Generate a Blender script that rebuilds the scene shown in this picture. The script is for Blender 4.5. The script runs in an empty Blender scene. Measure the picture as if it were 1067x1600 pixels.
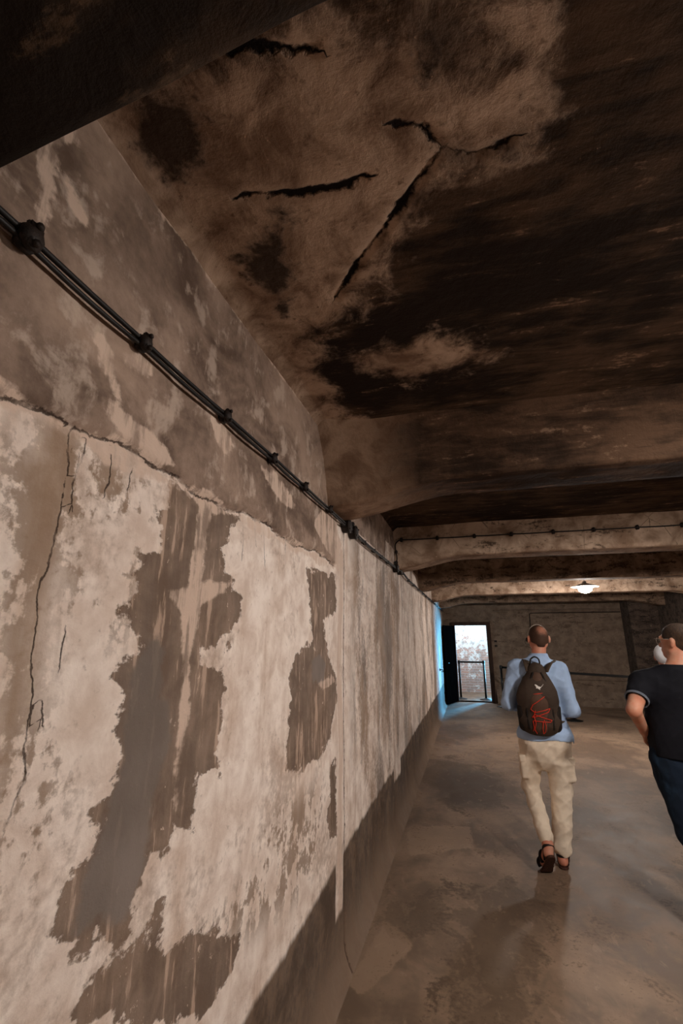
import bpy, bmesh, math, random
import numpy as np
from mathutils import Vector, Matrix

# ------------------------------------------------------------------ camera, world, lights, exposure
S = bpy.context.scene
COL = S.collection
S.view_settings.view_transform = 'Standard'
S.view_settings.look = 'None'
S.view_settings.exposure = 0.92
S.view_settings.gamma = 1.0
S.view_settings.use_curve_mapping = False

cd = bpy.data.cameras.new('camera')
cam = bpy.data.objects.new('camera', cd)
COL.objects.link(cam)
S.camera = cam
cd.sensor_fit = 'VERTICAL'
cd.sensor_height = 36.0
cd.lens = 36.0 * 717.0 / 1600.0
cd.clip_start = 0.02
cam.location = (0, 0, 1.68)
_th, _yw = math.radians(15.2), math.radians(15.3)
_f = Vector((-math.sin(_yw) * math.cos(_th), math.cos(_yw) * math.cos(_th), math.sin(_th)))
cam.rotation_euler = _f.to_track_quat('-Z', 'Y').to_euler()

world = bpy.data.worlds.new('world')
S.world = world
world.use_nodes = True
world.node_tree.nodes['Background'].inputs[0].default_value = (0.25, 0.17, 0.11, 1)
world.node_tree.nodes['Background'].inputs[1].default_value = 0.02

WX, RX, BY, FY, CZ = -0.757, 4.4, 13.6, -3.0, 2.85      # left wall, right wall, back wall, wall behind the camera, ceiling

def light(name, kind, loc, power, color, size=0.1, rot=None, size_y=None, spread=None):
    l = bpy.data.lights.new(name, kind)
    l.energy = power
    l.color = color
    if kind == 'AREA':
        l.size = size
        if size_y:
            l.shape = 'RECTANGLE'
            l.size_y = size_y
        if spread:
            l.spread = spread
    else:
        l.shadow_soft_size = size
    o = bpy.data.objects.new(name, l)
    o.location = loc
    if rot:
        o.rotation_euler = rot
    COL.objects.link(o)
    return o

WARM = (1.0, 0.915, 0.845)
LAMP_SPOTS = [(1.92, 8.7, 2.47), (1.95, 3.72, 2.50), (1.95, 1.6, 2.47), (1.95, -1.3, 2.50)]
LAMP_POWER = [64, 8, 56, 12]
# daylight of the room beyond the doorway: an open outer doorway; the overhead area light is added to brighten the brick
light('daylight_outer_doorway', 'AREA', (1.28, 16.6, 1.35), 170, (0.12, 0.56, 1.0), 0.7, (math.radians(-90), 0, math.radians(-19)), 2.2, math.radians(60))
light('fill_overhead_beyond', 'AREA', (0.1, 14.7, 2.6), 26, (0.92, 0.95, 1.0), 1.8, (math.radians(22), 0, 0), 1.0)

# ------------------------------------------------------------------ helpers
def tag(o, label=None, cat=None, group=None, kind=None):
    if label: o['label'] = label
    if cat: o['category'] = cat
    if group: o['group'] = group
    if kind: o['kind'] = kind
    return o

def empty(name, loc=(0, 0, 0), rz=0):
    o = bpy.data.objects.new(name, None)
    o.location = loc
    o.rotation_euler = (0, 0, rz)
    o.empty_display_size = 0.1
    COL.objects.link(o)
    return o

def link(name, me, mat=None, parent=None, smooth=True, world=False):
    o = bpy.data.objects.new(name, me)
    COL.objects.link(o)
    if mat is not None:
        me.materials.clear()
        me.materials.append(mat)
    if smooth:
        me.polygons.foreach_set('use_smooth', [True] * len(me.polygons))
    if parent is not None:
        o.parent = parent
        if world:           # the mesh is given in world coordinates: shift it into the parent's frame
            m = Matrix.Translation(parent.location) @ parent.rotation_euler.to_matrix().to_4x4()
            me.transform(m.inverted())
    return o

def bmobj(name, bm, mat, parent=None, smooth=False, world=False, bevel=0):
    me = bpy.data.meshes.new(name)
    if bevel:
        bmesh.ops.bevel(bm, geom=[e for e in bm.edges if e.calc_face_angle(0) > 0.6], offset=bevel, segments=2, affect='EDGES', profile=0.5)
    bm.normal_update()
    bm.to_mesh(me)
    bm.free()
    return link(name, me, mat, parent, smooth, world)

def add_box(bm, c, s, rot=None):
    r = bmesh.ops.create_cube(bm, size=1.0)
    m = Matrix.Translation(c) @ (rot.to_4x4() if rot is not None else Matrix()) @ Matrix.Diagonal((s[0], s[1], s[2], 1))
    bmesh.ops.transform(bm, matrix=m, verts=r['verts'])
    return r['verts']

def add_cyl(bm, a, b, r1, r2=None, seg=16, cap=True):
    a, b = Vector(a), Vector(b)
    r2 = r1 if r2 is None else r2
    d = b - a
    q = d.to_track_quat('Z', 'Y').to_matrix().to_4x4()
    r = bmesh.ops.create_cone(bm, cap_ends=cap, segments=seg, radius1=r1, radius2=r2, depth=d.length)
    bmesh.ops.transform(bm, matrix=Matrix.Translation((a + b) / 2) @ q, verts=r['verts'])

def add_ball(bm, c, r, sc=(1, 1, 1), seg=16):
    q = bmesh.ops.create_uvsphere(bm, u_segments=seg, v_segments=max(6, seg // 2), radius=r)
    bmesh.ops.transform(bm, matrix=Matrix.Translation(c) @ Matrix.Diagonal((sc[0], sc[1], sc[2], 1)), verts=q['verts'])

def add_lathe(bm, c, prof, seg=24, axis=None):
    """prof: list of (radius, height); axis: matrix turning local Z"""
    M = Matrix.Translation(c) @ (axis.to_4x4() if axis is not None else Matrix())
    rings = []
    for r, z in prof:
        if r < 1e-6:
            rings.append([bm.verts.new(M @ Vector((0, 0, z)))])
        else:
            rings.append([bm.verts.new(M @ Vector((r * math.cos(t * 2 * math.pi / seg), r * math.sin(t * 2 * math.pi / seg), z))) for t in range(seg)])
    for a, b in zip(rings, rings[1:]):
        for i in range(seg):
            j = (i + 1) % seg
            if len(a) == 1 and len(b) == 1: continue
            if len(a) == 1: bm.faces.new((a[0], b[i], b[j]))
            elif len(b) == 1: bm.faces.new((a[i], a[j], b[0]))
            else: bm.faces.new((a[i], a[j], b[j], b[i]))
    bmesh.ops.recalc_face_normals(bm, faces=bm.faces[:])

def smooth_path(pts, n=6):
    P = [Vector(p) for p in pts]
    out = []
    for i in range(len(P) - 1):
        p0, p1, p2, p3 = P[max(i - 1, 0)], P[i], P[i + 1], P[min(i + 2, len(P) - 1)]
        for k in range(n):
            t = k / n
            out.append(0.5 * ((2 * p1) + (p2 - p0) * t + (2 * p0 - 5 * p1 + 4 * p2 - p3) * t * t + (3 * p1 - p0 - 3 * p2 + p3) * t ** 3))
    out.append(P[-1])
    return out

def add_tube(bm, pts, r, seg=8, sx=1.0, up=None):
    """tube swept along pts; sx flattens it across; up = preferred thin direction"""
    P = [Vector(p) for p in pts]
    rings = []
    prev = None
    for i, p in enumerate(P):
        t = (P[min(i + 1, len(P) - 1)] - P[max(i - 1, 0)]).normalized()
        ref = Vector(up) if up is not None else (prev if prev is not None else (Vector((0, 0, 1)) if abs(t.z) < 0.9 else Vector((1, 0, 0))))
        n = (ref - t * ref.dot(t)).normalized()
        b = t.cross(n)
        prev = n
        rr = r[i] if isinstance(r, (list, tuple)) else r
        rings.append([bm.verts.new(p + n * math.cos(2 * math.pi * k / seg) * rr + b * math.sin(2 * math.pi * k / seg) * rr * sx) for k in range(seg)])
    for a, b in zip(rings, rings[1:]):
        for k in range(seg):
            bm.faces.new((a[k], a[(k + 1) % seg], b[(k + 1) % seg], b[k]))
    bm.faces.new(rings[0][::-1])
    bm.faces.new(rings[-1])

def copy_tree(o, parent=None):
    c = o.copy()
    COL.objects.link(c)
    if parent is not None: c.parent = parent
    for ch in list(o.children): copy_tree(ch, c)
    return c

# ------------------------------------------------------------------ node materials
def lin(c):
    return tuple(((v / 255) / 12.92 if v / 255 <= 0.04045 else ((v / 255 + 0.055) / 1.055) ** 2.4) for v in c) + (1.0,)

class NT:
    def __init__(self, name):
        self.m = bpy.data.materials.new(name)
        self.m.use_nodes = True
        self.t = self.m.node_tree
        self.b = self.t.nodes['Principled BSDF']
    def n(self, typ, **kw):
        x = self.t.nodes.new(typ)
        for k, v in kw.items(): setattr(x, k, v)
        return x
    def put(self, sock, v):
        if v is None: return
        if isinstance(v, bpy.types.NodeSocket): self.t.links.new(v, sock)
        else: sock.default_value = v
    def obj(self):
        return self.n('ShaderNodeTexCoord').outputs['Object']
    def mapping(self, v, scale=(1, 1, 1), loc=(0, 0, 0), rot=(0, 0, 0)):
        x = self.n('ShaderNodeMapping')
        self.put(x.inputs[0], v)
        x.inputs['Scale'].default_value = scale
        x.inputs['Location'].default_value = loc
        x.inputs['Rotation'].default_value = rot
        return x.outputs[0]
    def noise(self, v, scale, detail=6, rough=0.6, dist=0.0):
        x = self.n('ShaderNodeTexNoise')
        self.put(x.inputs['Vector'], v)
        x.inputs['Scale'].default_value = scale
        x.inputs['Detail'].default_value = detail
        x.inputs['Roughness'].default_value = rough
        x.inputs['Distortion'].default_value = dist
        return x.outputs['Fac']
    def math(self, op, a, b=None, c=None, clamp=False):
        x = self.n('ShaderNodeMath', operation=op)
        x.use_clamp = clamp
        self.put(x.inputs[0], a); self.put(x.inputs[1], b)
        if c is not None: self.put(x.inputs[2], c)
        return x.outputs[0]
    def ramp(self, v, lo, hi, a=0.0, b=1.0):
        x = self.n('ShaderNodeMapRange')
        x.interpolation_type = 'SMOOTHSTEP'
        self.put(x.inputs[0], v)
        for i, q in enumerate((lo, hi, a, b)): self.put(x.inputs[i + 1], q)
        return x.outputs[0]
    def mix(self, f, a, b, mode='MIX'):
        x = self.n('ShaderNodeMix', data_type='RGBA', blend_type=mode)
        self.put(x.inputs[0], f); self.put(x.inputs[6], a); self.put(x.inputs[7], b)
        return x.outputs[2]
    def attr(self, name):
        return self.n('ShaderNodeAttribute', attribute_name=name).outputs['Fac']
    def bump(self, h, strength=0.5, dist=0.01, normal=None):
        x = self.n('ShaderNodeBump')
        x.inputs['Strength'].default_value = strength
        x.inputs['Distance'].default_value = dist
        self.put(x.inputs['Height'], h)
        if normal is not None: self.put(x.inputs['Normal'], normal)
        return x.outputs[0]
    def done(self, color, rough=0.8, normal=None, metal=0.0, spec=0.3):
        self.put(self.b.inputs['Base Color'], color)
        self.put(self.b.inputs['Roughness'], rough)
        self.put(self.b.inputs['Metallic'], metal)
        self.b.inputs['Specular IOR Level'].default_value = spec
        if normal is not None: self.put(self.b.inputs['Normal'], normal)
        return self.m

def simple(name, rgb, rough=0.7, var=0.15, scale=30.0, bump=0.2, bdist=0.002, metal=0.0, spec=0.3, stretch=(1, 1, 1)):
    n = NT(name)
    v = n.mapping(n.obj(), stretch)
    f = n.noise(v, scale, 5)
    c = lin(rgb)
    d = tuple(x * (1 - var * 2) for x in c[:3]) + (1,)
    e = tuple(min(1, x * (1 + var)) for x in c[:3]) + (1,)
    col = n.mix(n.ramp(f, 0.3, 0.7), d, e)
    return n.done(col, rough, n.bump(n.noise(v, scale * 3, 4), bump, bdist), metal, spec)

def emit(name, rgb, strength):
    n = NT(name)
    n.b.inputs['Base Color'].default_value = (0.8, 0.8, 0.8, 1)
    n.b.inputs['Emission Color'].default_value = rgb + (1,)
    n.b.inputs['Emission Strength'].default_value = strength
    return n.m
# ------------------------------------------------------------------ stains and cracks, in metres on their own surface
W_POLY = {'BROWN':[[(1.0,2.098),(1.004,2.073),(1.007,2.008),(0.977,1.982),(1.011,1.945),(1.004,1.899),(0.965,1.892),(0.92,1.868),(0.943,1.839),(0.916,1.819),(0.952,1.783),(0.923,1.75),(0.877,1.732),(0.917,1.719),(0.97,1.682),(0.957,1.651),(0.916,1.63),(0.895,1.603),(0.926,1.573),(0.922,1.538),(0.938,1.507),(0.916,1.483),(0.946,1.457),(0.948,1.417),(0.925,1.377),(0.889,1.344),(0.879,1.326),(0.906,1.303),(0.893,1.271),(0.864,1.249),(0.841,1.22),(0.83,1.164),(0.854,1.137),(0.877,1.094),(0.903,1.085),(0.934,1.098),(0.978,1.059),(1.014,1.042),(1.028,1.083),(1.034,1.111),(1.069,1.134),(1.074,1.171),(1.15,1.169),(1.17,1.213),(1.26,1.167),(1.252,1.216),(1.263,1.311),(1.383,1.299),(1.361,1.386),(1.379,1.478),(1.378,1.491),(1.405,1.527),(1.376,1.58),(1.235,1.621),(1.232,1.64),(1.39,1.64),(1.324,1.662),(1.404,1.704),(1.469,1.749),(1.472,1.83),(1.386,1.844),(1.405,1.874),(1.336,1.882),(1.305,1.954),(1.361,2.033),(1.415,2.088),(1.265,2.089),(1.167,2.088),(1.061,2.101)],[(2.131,2.003),(2.643,2.033),(2.645,1.817),(2.386,1.77),(2.483,1.596),(2.649,1.463),(2.686,1.317),(2.651,1.317),(2.555,1.163),(2.304,1.108),(2.138,1.118),(1.901,1.151),(1.925,1.281),(1.934,1.408),(1.952,1.422),(1.925,1.518),(1.999,1.597),(2.226,1.667),(2.193,1.795),(2.163,1.891)],[(2.528,1.041),(2.654,1.028),(2.657,0.818),(2.671,0.673),(2.565,0.695),(2.475,0.828),(2.561,0.908)],[(0.879,1.003),(0.906,1.026),(0.946,1.035),(1.0,1.038),(1.053,1.028),(1.1,1.017),(1.126,1.075),(1.157,1.041),(1.153,0.99),(1.186,0.946),(1.27,0.945),(1.337,0.919),(1.416,0.857),(1.588,0.778),(1.549,0.738),(1.453,0.72),(1.37,0.697)]],'GREY':[[(0.942,1.607),(0.98,1.658),(1.033,1.682),(1.06,1.64),(1.066,1.52),(1.094,1.515),(1.121,1.431),(1.085,1.327),(1.071,1.226),(1.073,1.178),(1.034,1.111),(1.011,1.092),(0.985,1.098),(0.938,1.127),(0.872,1.122),(0.876,1.162),(0.876,1.227),(0.909,1.283),(0.932,1.369),(0.954,1.415)],[(2.206,1.558),(2.335,1.601),(2.453,1.546),(2.427,1.447),(2.236,1.464)]],'LIGHT':[[(1.153,2.058),(1.236,2.076),(1.209,1.926),(1.204,1.835),(1.384,1.855),(1.304,1.804),(1.205,1.767),(1.204,1.71),(1.181,1.637),(1.193,1.504),(1.202,1.501),(1.181,1.38),(1.187,1.291),(1.173,1.242),(1.155,1.308),(1.154,1.409),(1.153,1.507),(1.153,1.509),(1.141,1.638),(1.109,1.743),(1.052,1.775),(1.04,1.804),(1.137,1.818),(1.139,1.914)],[(0.77,2.322),(0.833,2.368),(0.883,2.348),(0.869,2.313),(0.822,2.301),(0.775,2.295)],[(0.691,2.298),(0.712,2.337),(0.752,2.297),(0.774,2.244),(0.798,2.191),(0.765,2.206),(0.728,2.249)],[(1.166,2.344),(1.243,2.37),(1.316,2.308),(1.279,2.258),(1.202,2.283)],[(0.735,2.159),(0.767,2.194),(0.865,2.181),(0.969,2.165),(1.003,2.126),(0.939,2.103),(0.821,2.12)],[(1.516,2.324),(1.666,2.351),(1.891,2.291),(1.952,2.246),(1.781,2.23),(1.611,2.263)],[(2.184,2.238),(2.319,2.36),(2.57,2.368),(2.759,2.247),(2.715,2.039),(2.575,2.097),(2.327,2.164)],[(0.485,2.596),(0.508,2.66),(0.557,2.752),(0.569,2.716),(0.535,2.637),(0.54,2.558),(0.539,2.429),(0.519,2.424),(0.507,2.519)],[(0.558,2.597),(0.584,2.592),(0.606,2.565),(0.635,2.552),(0.621,2.529),(0.585,2.542)],[(2.314,1.457),(2.582,1.472),(2.671,1.426),(2.399,1.409)]],'MOTT':[[(0.545,2.014),(0.619,2.021),(0.702,1.972),(0.743,1.929),(0.678,1.719),(0.709,1.564),(0.793,1.496),(0.801,1.302),(0.732,1.263),(0.684,1.284),(0.535,2.009)],[(1.764,1.054),(2.041,1.015),(2.414,0.993),(2.424,0.717),(2.147,0.648),(1.798,0.721),(1.588,0.778),(1.336,0.927),(1.526,0.92),(1.716,0.966)],[(0.593,2.086),(0.921,2.067),(0.952,1.951),(0.9,1.673),(0.774,1.674),(0.676,1.911)]]}
W_CRACK = [[(0.677,2.082),(0.681,2.039),(0.691,2.007),(0.688,1.963),(0.688,1.902),(0.682,1.796),(0.671,1.77),(0.676,1.734),(0.68,1.699),(0.682,1.635),(0.7,1.572)],[(0.723,2.071),(0.715,2.016),(0.706,1.976),(0.712,1.929)],[(0.796,2.069),(0.8,2.015),(0.791,1.981)],[(0.746,1.693),(0.742,1.657),(0.746,1.622)],[(0.699,1.565),(0.697,1.495),(0.711,1.439),(0.701,1.427),(0.682,1.374)],[(0.722,1.562),(0.727,1.527)],[(1.43,2.073),(1.443,2.003),(1.441,1.943)],[(1.53,2.071),(1.551,2.011)],[(1.608,2.069),(1.645,1.923)],[(1.84,2.081),(1.844,1.934)],[(0.863,2.061),(0.859,2.018)]]
C_POLY = {'LIGHT':[[(-0.758,0.609),(-0.618,0.607),(-0.484,0.576),(-0.317,0.594),(-0.137,0.632),(-0.021,0.633),(0.025,0.676),(0.088,0.727),(0.169,0.797),(0.219,0.891),(0.181,0.941),(0.121,0.974),(0.026,0.932),(-0.086,1.052),(-0.185,1.19),(-0.363,1.385),(-0.576,1.566),(-0.696,2.112),(-0.731,1.524),(-0.758,1.117),(-0.757,0.788)],[(0.136,0.666),(0.182,0.664),(0.213,0.707),(0.183,0.736),(0.15,0.711)],[(-0.392,1.711),(-0.009,1.677),(0.146,1.858),(-0.196,1.924)],[(-0.696,2.112),(-0.534,2.314),(-0.677,2.653),(-0.786,2.519)]],'DARK':[[(-0.68,0.59),(-0.527,0.619),(-0.507,0.722),(-0.568,0.795),(-0.669,0.776),(-0.714,0.696)],[(-0.032,0.62),(0.039,0.659),(0.082,0.725),(0.034,0.76),(-0.019,0.733)],[(-0.637,1.066),(-0.438,0.955),(-0.459,1.17),(-0.59,1.323)],[(0.013,0.887),(0.097,0.926),(0.185,0.903),(0.181,0.949),(0.073,0.953),(0.027,0.923)]]}
C_CRACK = [[(-0.384,1.328),(-0.27,1.194),(-0.168,1.096),(-0.079,0.993),(0.012,0.903),(0.097,0.942),(0.179,0.925)],[(-0.462,0.565),(-0.367,0.58),(-0.295,0.608),(-0.232,0.628)],[(-0.521,0.882),(-0.365,0.915),(-0.259,0.925),(-0.187,0.917)],[(0.012,0.895),(-0.029,0.838),(-0.087,0.814)]]
F_POLY = {'DARK':[[(-0.297,3.404),(-0.106,3.881),(0.163,4.092),(0.355,3.921),(0.419,3.705),(0.28,3.372),(0.194,2.742),(0.018,2.557),(-0.167,2.643),(-0.238,2.961)],[(-0.687,3.595),(-0.374,3.945),(-0.259,3.415),(-0.525,3.094),(-0.65,3.178)],[(-0.912,6.759),(-0.454,7.59),(0.217,6.764),(0.204,5.402),(-0.353,5.433)]],'LIGHT':[[(-0.686,4.68),(-0.556,4.849),(-0.113,4.97),(-0.114,4.503),(-0.594,4.218)],[(-0.636,3.311),(-0.421,3.122),(-0.646,2.669),(-0.726,2.734)]]}

def sdist(u, v, poly):
    """signed distance (positive inside) of the points u, v to a closed polygon"""
    P = np.array(poly, dtype=np.float32)
    Q = np.roll(P, -1, axis=0)
    best = np.full(u.shape, 1e9, np.float32)
    ins = np.zeros(u.shape, bool)
    for (x0, y0), (x1, y1) in zip(P, Q):
        dx, dy = x1 - x0, y1 - y0
        t = np.clip(((u - x0) * dx + (v - y0) * dy) / max(dx * dx + dy * dy, 1e-9), 0, 1)
        best = np.minimum(best, (u - x0 - t * dx) ** 2 + (v - y0 - t * dy) ** 2)
        if y0 != y1:
            c = (y0 > v) != (y1 > v)
            ins ^= c & (u < (x1 - x0) * (v - y0) / (y1 - y0) + x0)
    d = np.sqrt(best)
    return np.where(ins, d, -d)

def union_sd(u, v, polys):
    r = np.full(u.shape, -9.0, np.float32)
    for p in polys: r = np.maximum(r, sdist(u, v, p))
    return np.clip(r, -0.5, 0.5)

def crack_d(u, v, lines):
    """signed distance to the nearest crack line (sign = side), large past the ends"""
    best = np.full(u.shape, 9.0, np.float32)
    sg = np.ones(u.shape, np.float32)
    for L in lines:
        for i in range(len(L) - 1):
            (x0, y0), (x1, y1) = L[i], L[i + 1]
            dx, dy = x1 - x0, y1 - y0
            l2 = max(dx * dx + dy * dy, 1e-9)
            t0 = ((u - x0) * dx + (v - y0) * dy) / l2
            t = np.clip(t0, 0, 1)
            d = np.sqrt((u - x0 - t * dx) ** 2 + (v - y0 - t * dy) ** 2)
            s = np.sign((u - x0) * dy - (v - y0) * dx)
            m = d < best
            best = np.where(m, d, best)
            sg = np.where(m, s, sg)
    return best, best * sg

def vnoise(u, v, scale, seed=0, octaves=3):
    """cheap value noise, about -1..1"""
    out = np.zeros(u.shape)
    amp = 1.0
    tot = 0.0
    for o in range(octaves):
        rng = np.random.RandomState(seed + o)
        T = rng.uniform(-1, 1, (64, 64))
        a, b = u * scale * 2 ** o, v * scale * 2 ** o
        i, j = np.floor(a).astype(int), np.floor(b).astype(int)
        fa, fb = a - i, b - j
        fa, fb = fa * fa * (3 - 2 * fa), fb * fb * (3 - 2 * fb)
        g = lambda p, q: T[p % 64, q % 64]
        out += amp * ((g(i, j) * (1 - fa) + g(i + 1, j) * fa) * (1 - fb) + (g(i, j + 1) * (1 - fa) + g(i + 1, j + 1) * fa) * fb)
        tot += amp
        amp *= 0.5
    return out / tot

def grid_surface(name, us, vs, place, attrs, mat, kind='structure', flip=False):
    """us x vs grid, place(U, V) -> xyz arrays; attrs: dict name -> array"""
    U, V = np.meshgrid(us, vs, indexing='ij')
    X = np.stack(place(U, V), -1).reshape(-1, 3).astype(np.float32)
    nu, nv = U.shape
    idx = np.arange(nu * nv).reshape(nu, nv)
    q = np.stack([idx[:-1, :-1], idx[1:, :-1], idx[1:, 1:], idx[:-1, 1:]], -1).reshape(-1, 4)
    if flip: q = q[:, ::-1]
    me = bpy.data.meshes.new(name)
    me.vertices.add(len(X)); me.vertices.foreach_set('co', X.ravel())
    me.loops.add(q.size); me.loops.foreach_set('vertex_index', q.ravel().astype(np.int32))
    me.polygons.add(len(q)); me.polygons.foreach_set('loop_start', (np.arange(len(q)) * 4).astype(np.int32))
    me.update(calc_edges=True)
    for k, a in attrs(U, V).items():
        at = me.attributes.new(k, 'FLOAT', 'POINT')
        at.data.foreach_set('value', a.reshape(-1).astype(np.float32))
    o = link(name, me, mat)
    if kind: o['kind'] = kind
    return o

# ------------------------------------------------------------------ materials of the room
def wall_material():
    n = NT('stained_limewash')
    o = n.obj()
    va = n.mapping(o, (1, 1, 1))
    vert = n.mapping(o, (1, 1, 0.16))                       # runs down the wall
    fine = n.noise(va, 38, 8, 0.65)
    mid = n.noise(va, 9, 8, 0.62, 0.3)
    big = n.noise(va, 2.2, 6, 0.6)
    drip = n.noise(vert, 30, 7, 0.62)
    dripbig = n.noise(vert, 8, 6, 0.6, 0.2)
    # ragged edge offset, about +-3 cm
    spk = n.noise(n.mapping(o, (1, 0.6, 1.6)), 17, 6, 0.6)
    edge = n.math('ADD', n.math('ADD', n.math('MULTIPLY', n.math('SUBTRACT', mid, 0.5), 0.11), n.math('MULTIPLY', n.math('SUBTRACT', spk, 0.5), 0.10)), n.math('MULTIPLY', n.math('SUBTRACT', fine, 0.5), 0.05))
    base = n.mix(n.ramp(mid, 0.3, 0.66), lin((216, 195, 180)), lin((248, 234, 223)))
    base = n.mix(n.math('MULTIPLY', n.ramp(dripbig, 0.50, 0.72), 0.5), base, lin((178, 142, 112)))
    base = n.mix(n.math('MULTIPLY', n.ramp(fine, 0.60, 0.72), 0.4), base, lin((150, 124, 104)))
    smudge = n.math('ADD', big, n.math('MULTIPLY', n.math('SUBTRACT', fine, 0.5), 0.5))
    base = n.mix(n.ramp(smudge, 0.50, 0.68, 0, 0.55), base, lin((160, 134, 114)))
    # zones peppered with dark spots
    mo = n.attr('mott')
    sp = n.math('ADD', n.math('ADD', mid, n.math('MULTIPLY', n.math('SUBTRACT', fine, 0.5), 0.5)), n.math('MULTIPLY', n.math('SUBTRACT', dripbig, 0.5), 0.8))
    msk = n.math('MULTIPLY', n.ramp(sp, 0.47, 0.57), n.ramp(mo, -0.08, 0.06))
    base = n.mix(n.math('MULTIPLY', msk, 0.8), base, n.mix(big, lin((112, 90, 74)), lin((158, 128, 102))))
    far = n.attr('far')
    fb = n.noise(n.mapping(o, (1, 1, 0.45), (1, 3, 2)), 1.5, 8, 0.62, 0.3)
    farmsk = n.math('MULTIPLY', n.ramp(n.math('ADD', n.math('ADD', n.math('MULTIPLY', dripbig, 0.2), n.math('MULTIPLY', fb, 0.8)), n.math('ADD', n.math('MULTIPLY', n.math('SUBTRACT', big, 0.5), 0.2), n.math('MULTIPLY', n.math('SUBTRACT', fine, 0.5), 0.2))), 0.44, 0.56), far)
    base = n.mix(n.math('MULTIPLY', farmsk, 0.8), base, n.mix(n.ramp(n.noise(n.mapping(o, (1, 1, 0.3), (2, 5, 1)), 2.6, 5), 0.42, 0.58), lin((104, 90, 81)), lin((150, 120, 95))))
    # bare render above the ledge
    up = n.ramp(n.math('ADD', n.attr('upper'), n.math('MULTIPLY', edge, 0.25)), -0.004, 0.006)
    upc = n.mix(n.ramp(n.math('ADD', n.noise(n.mapping(o, (1, 1, 1.3), (4, 2, 7)), 3.2, 6, 0.55, 0.6), n.math('MULTIPLY', n.math('SUBTRACT', fine, 0.5), 0.25)), 0.30, 0.72), lin((98, 79, 67)), lin((172, 147, 130)))
    upc = n.mix(n.math('MULTIPLY', n.ramp(n.math('ADD', mid, n.math('MULTIPLY', drip, 0.3)), 0.68, 0.82), 0.6), upc, lin((205, 184, 168)))
    base = n.mix(up, base, upc)
    brown = n.ramp(n.math('ADD', n.attr('brown'), edge), -0.006, 0.006)
    bc = n.mix(n.ramp(n.math('ADD', n.math('ADD', n.math('MULTIPLY', drip, 0.5), n.math('MULTIPLY', big, 0.5)), n.math('MULTIPLY', n.math('SUBTRACT', mid, 0.5), 0.6)), 0.35, 0.66), lin((98, 78, 64)), lin((134, 111, 94)))
    bc = n.mix(n.math('MULTIPLY', n.ramp(n.math('ADD', drip, n.math('MULTIPLY', n.math('SUBTRACT', dripbig, 0.5), 0.6)), 0.58, 0.66), 0.75), bc, lin((192, 164, 144)))
    bc = n.mix(n.ramp(n.math('ADD', fine, n.math('MULTIPLY', n.math('SUBTRACT', mid, 0.5), 0.5)), 0.66, 0.70, 0, 0.8), bc, lin((214, 190, 172)))
    base = n.mix(n.math('MULTIPLY', brown, 0.93), base, bc)
    grey = n.ramp(n.math('ADD', n.attr('grey'), n.math('MULTIPLY', edge, 0.5)), -0.012, 0.014)
    base = n.mix(n.math('MULTIPLY', grey, 0.9), base, n.mix(n.ramp(big, 0.3, 0.7), lin((112, 100, 92)), lin((136, 124, 116))))
    lt = n.ramp(n.math('ADD', n.attr('light'), n.math('ADD', n.math('MULTIPLY', edge, 0.45), n.math('MULTIPLY', n.math('SUBTRACT', drip, 0.5), 0.03))), -0.004, 0.010)
    base = n.mix(n.math('MULTIPLY', lt, n.ramp(n.math('ADD', drip, n.math('MULTIPLY', n.math('SUBTRACT', mid, 0.5), 0.6)), 0.36, 0.56, 0.25, 0.9)), base, lin((215, 190, 172)))
    # damp dark zone at the foot of the wall
    dk = n.ramp(n.math('ADD', n.attr('damp'), n.math('MULTIPLY', n.math('SUBTRACT', dripbig, 0.5), 0.07)), -0.012, 0.02)
    dc = n.mix(n.ramp(n.math('ADD', n.math('MULTIPLY', n.math('ADD', dripbig, fine), 0.5), n.math('MULTIPLY', n.math('SUBTRACT', mid, 0.5), 0.8)), 0.38, 0.68), lin((66, 50, 38)), lin((108, 86, 68)))
    sepw = n.n('ShaderNodeSeparateXYZ'); n.put(sepw.inputs[0], o)
    dust = n.ramp(n.math('ADD', sepw.outputs[2], n.math('MULTIPLY', n.math('SUBTRACT', mid, 0.5), 0.5)), 0.02, 0.36, 0.75, 0)
    dc = n.mix(dust, dc, lin((128, 104, 85)))
    base = n.mix(n.math('MULTIPLY', dk, 0.95), base, dc)
    # cracks and drip marks
    cu = n.attr('crack_near')
    cs = n.math('ABSOLUTE', n.math('ADD', n.attr('crack_side'), n.math('MULTIPLY', n.math('SUBTRACT', n.noise(va, 50, 4), 0.5), 0.014)))
    ck = n.math('MULTIPLY', n.ramp(cs, 0.0008, 0.0028, 1, 0), n.ramp(cu, 0.008, 0.013, 1, 0))
    ck = n.math('MULTIPLY', ck, n.ramp(mid, 0.38, 0.56, 0.15, 0.9))
    base = n.mix(ck, base, lin((48, 32, 22)))
    # dark line along the corner crease of the plaster
    jn = n.math('ABSOLUTE', n.math('SUBTRACT', n.math('ADD', sepw.outputs[1], n.math('MULTIPLY', n.math('SUBTRACT', fine, 0.5), 0.012)), 2.822))
    jn = n.math('MULTIPLY', n.ramp(jn, 0.006, 0.016, 0.85, 0), n.ramp(sepw.outputs[2], 2.33, 2.37, 1, 0))
    base = n.mix(jn, base, lin((86, 66, 52)))
    h = n.math('ADD', n.math('MULTIPLY', fine, 0.4), n.math('MULTIPLY', mid, 0.8))
    h = n.math('SUBTRACT', h, n.math('MULTIPLY', brown, 0.25))
    h = n.math('ADD', h, n.math('MULTIPLY', n.noise(va, 160, 3), 0.12))
    h = n.math('SUBTRACT', h, n.math('MULTIPLY', ck, 0.6))
    return n.done(base, 0.85, n.bump(h, 0.55, 0.012), spec=0.25)

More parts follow.
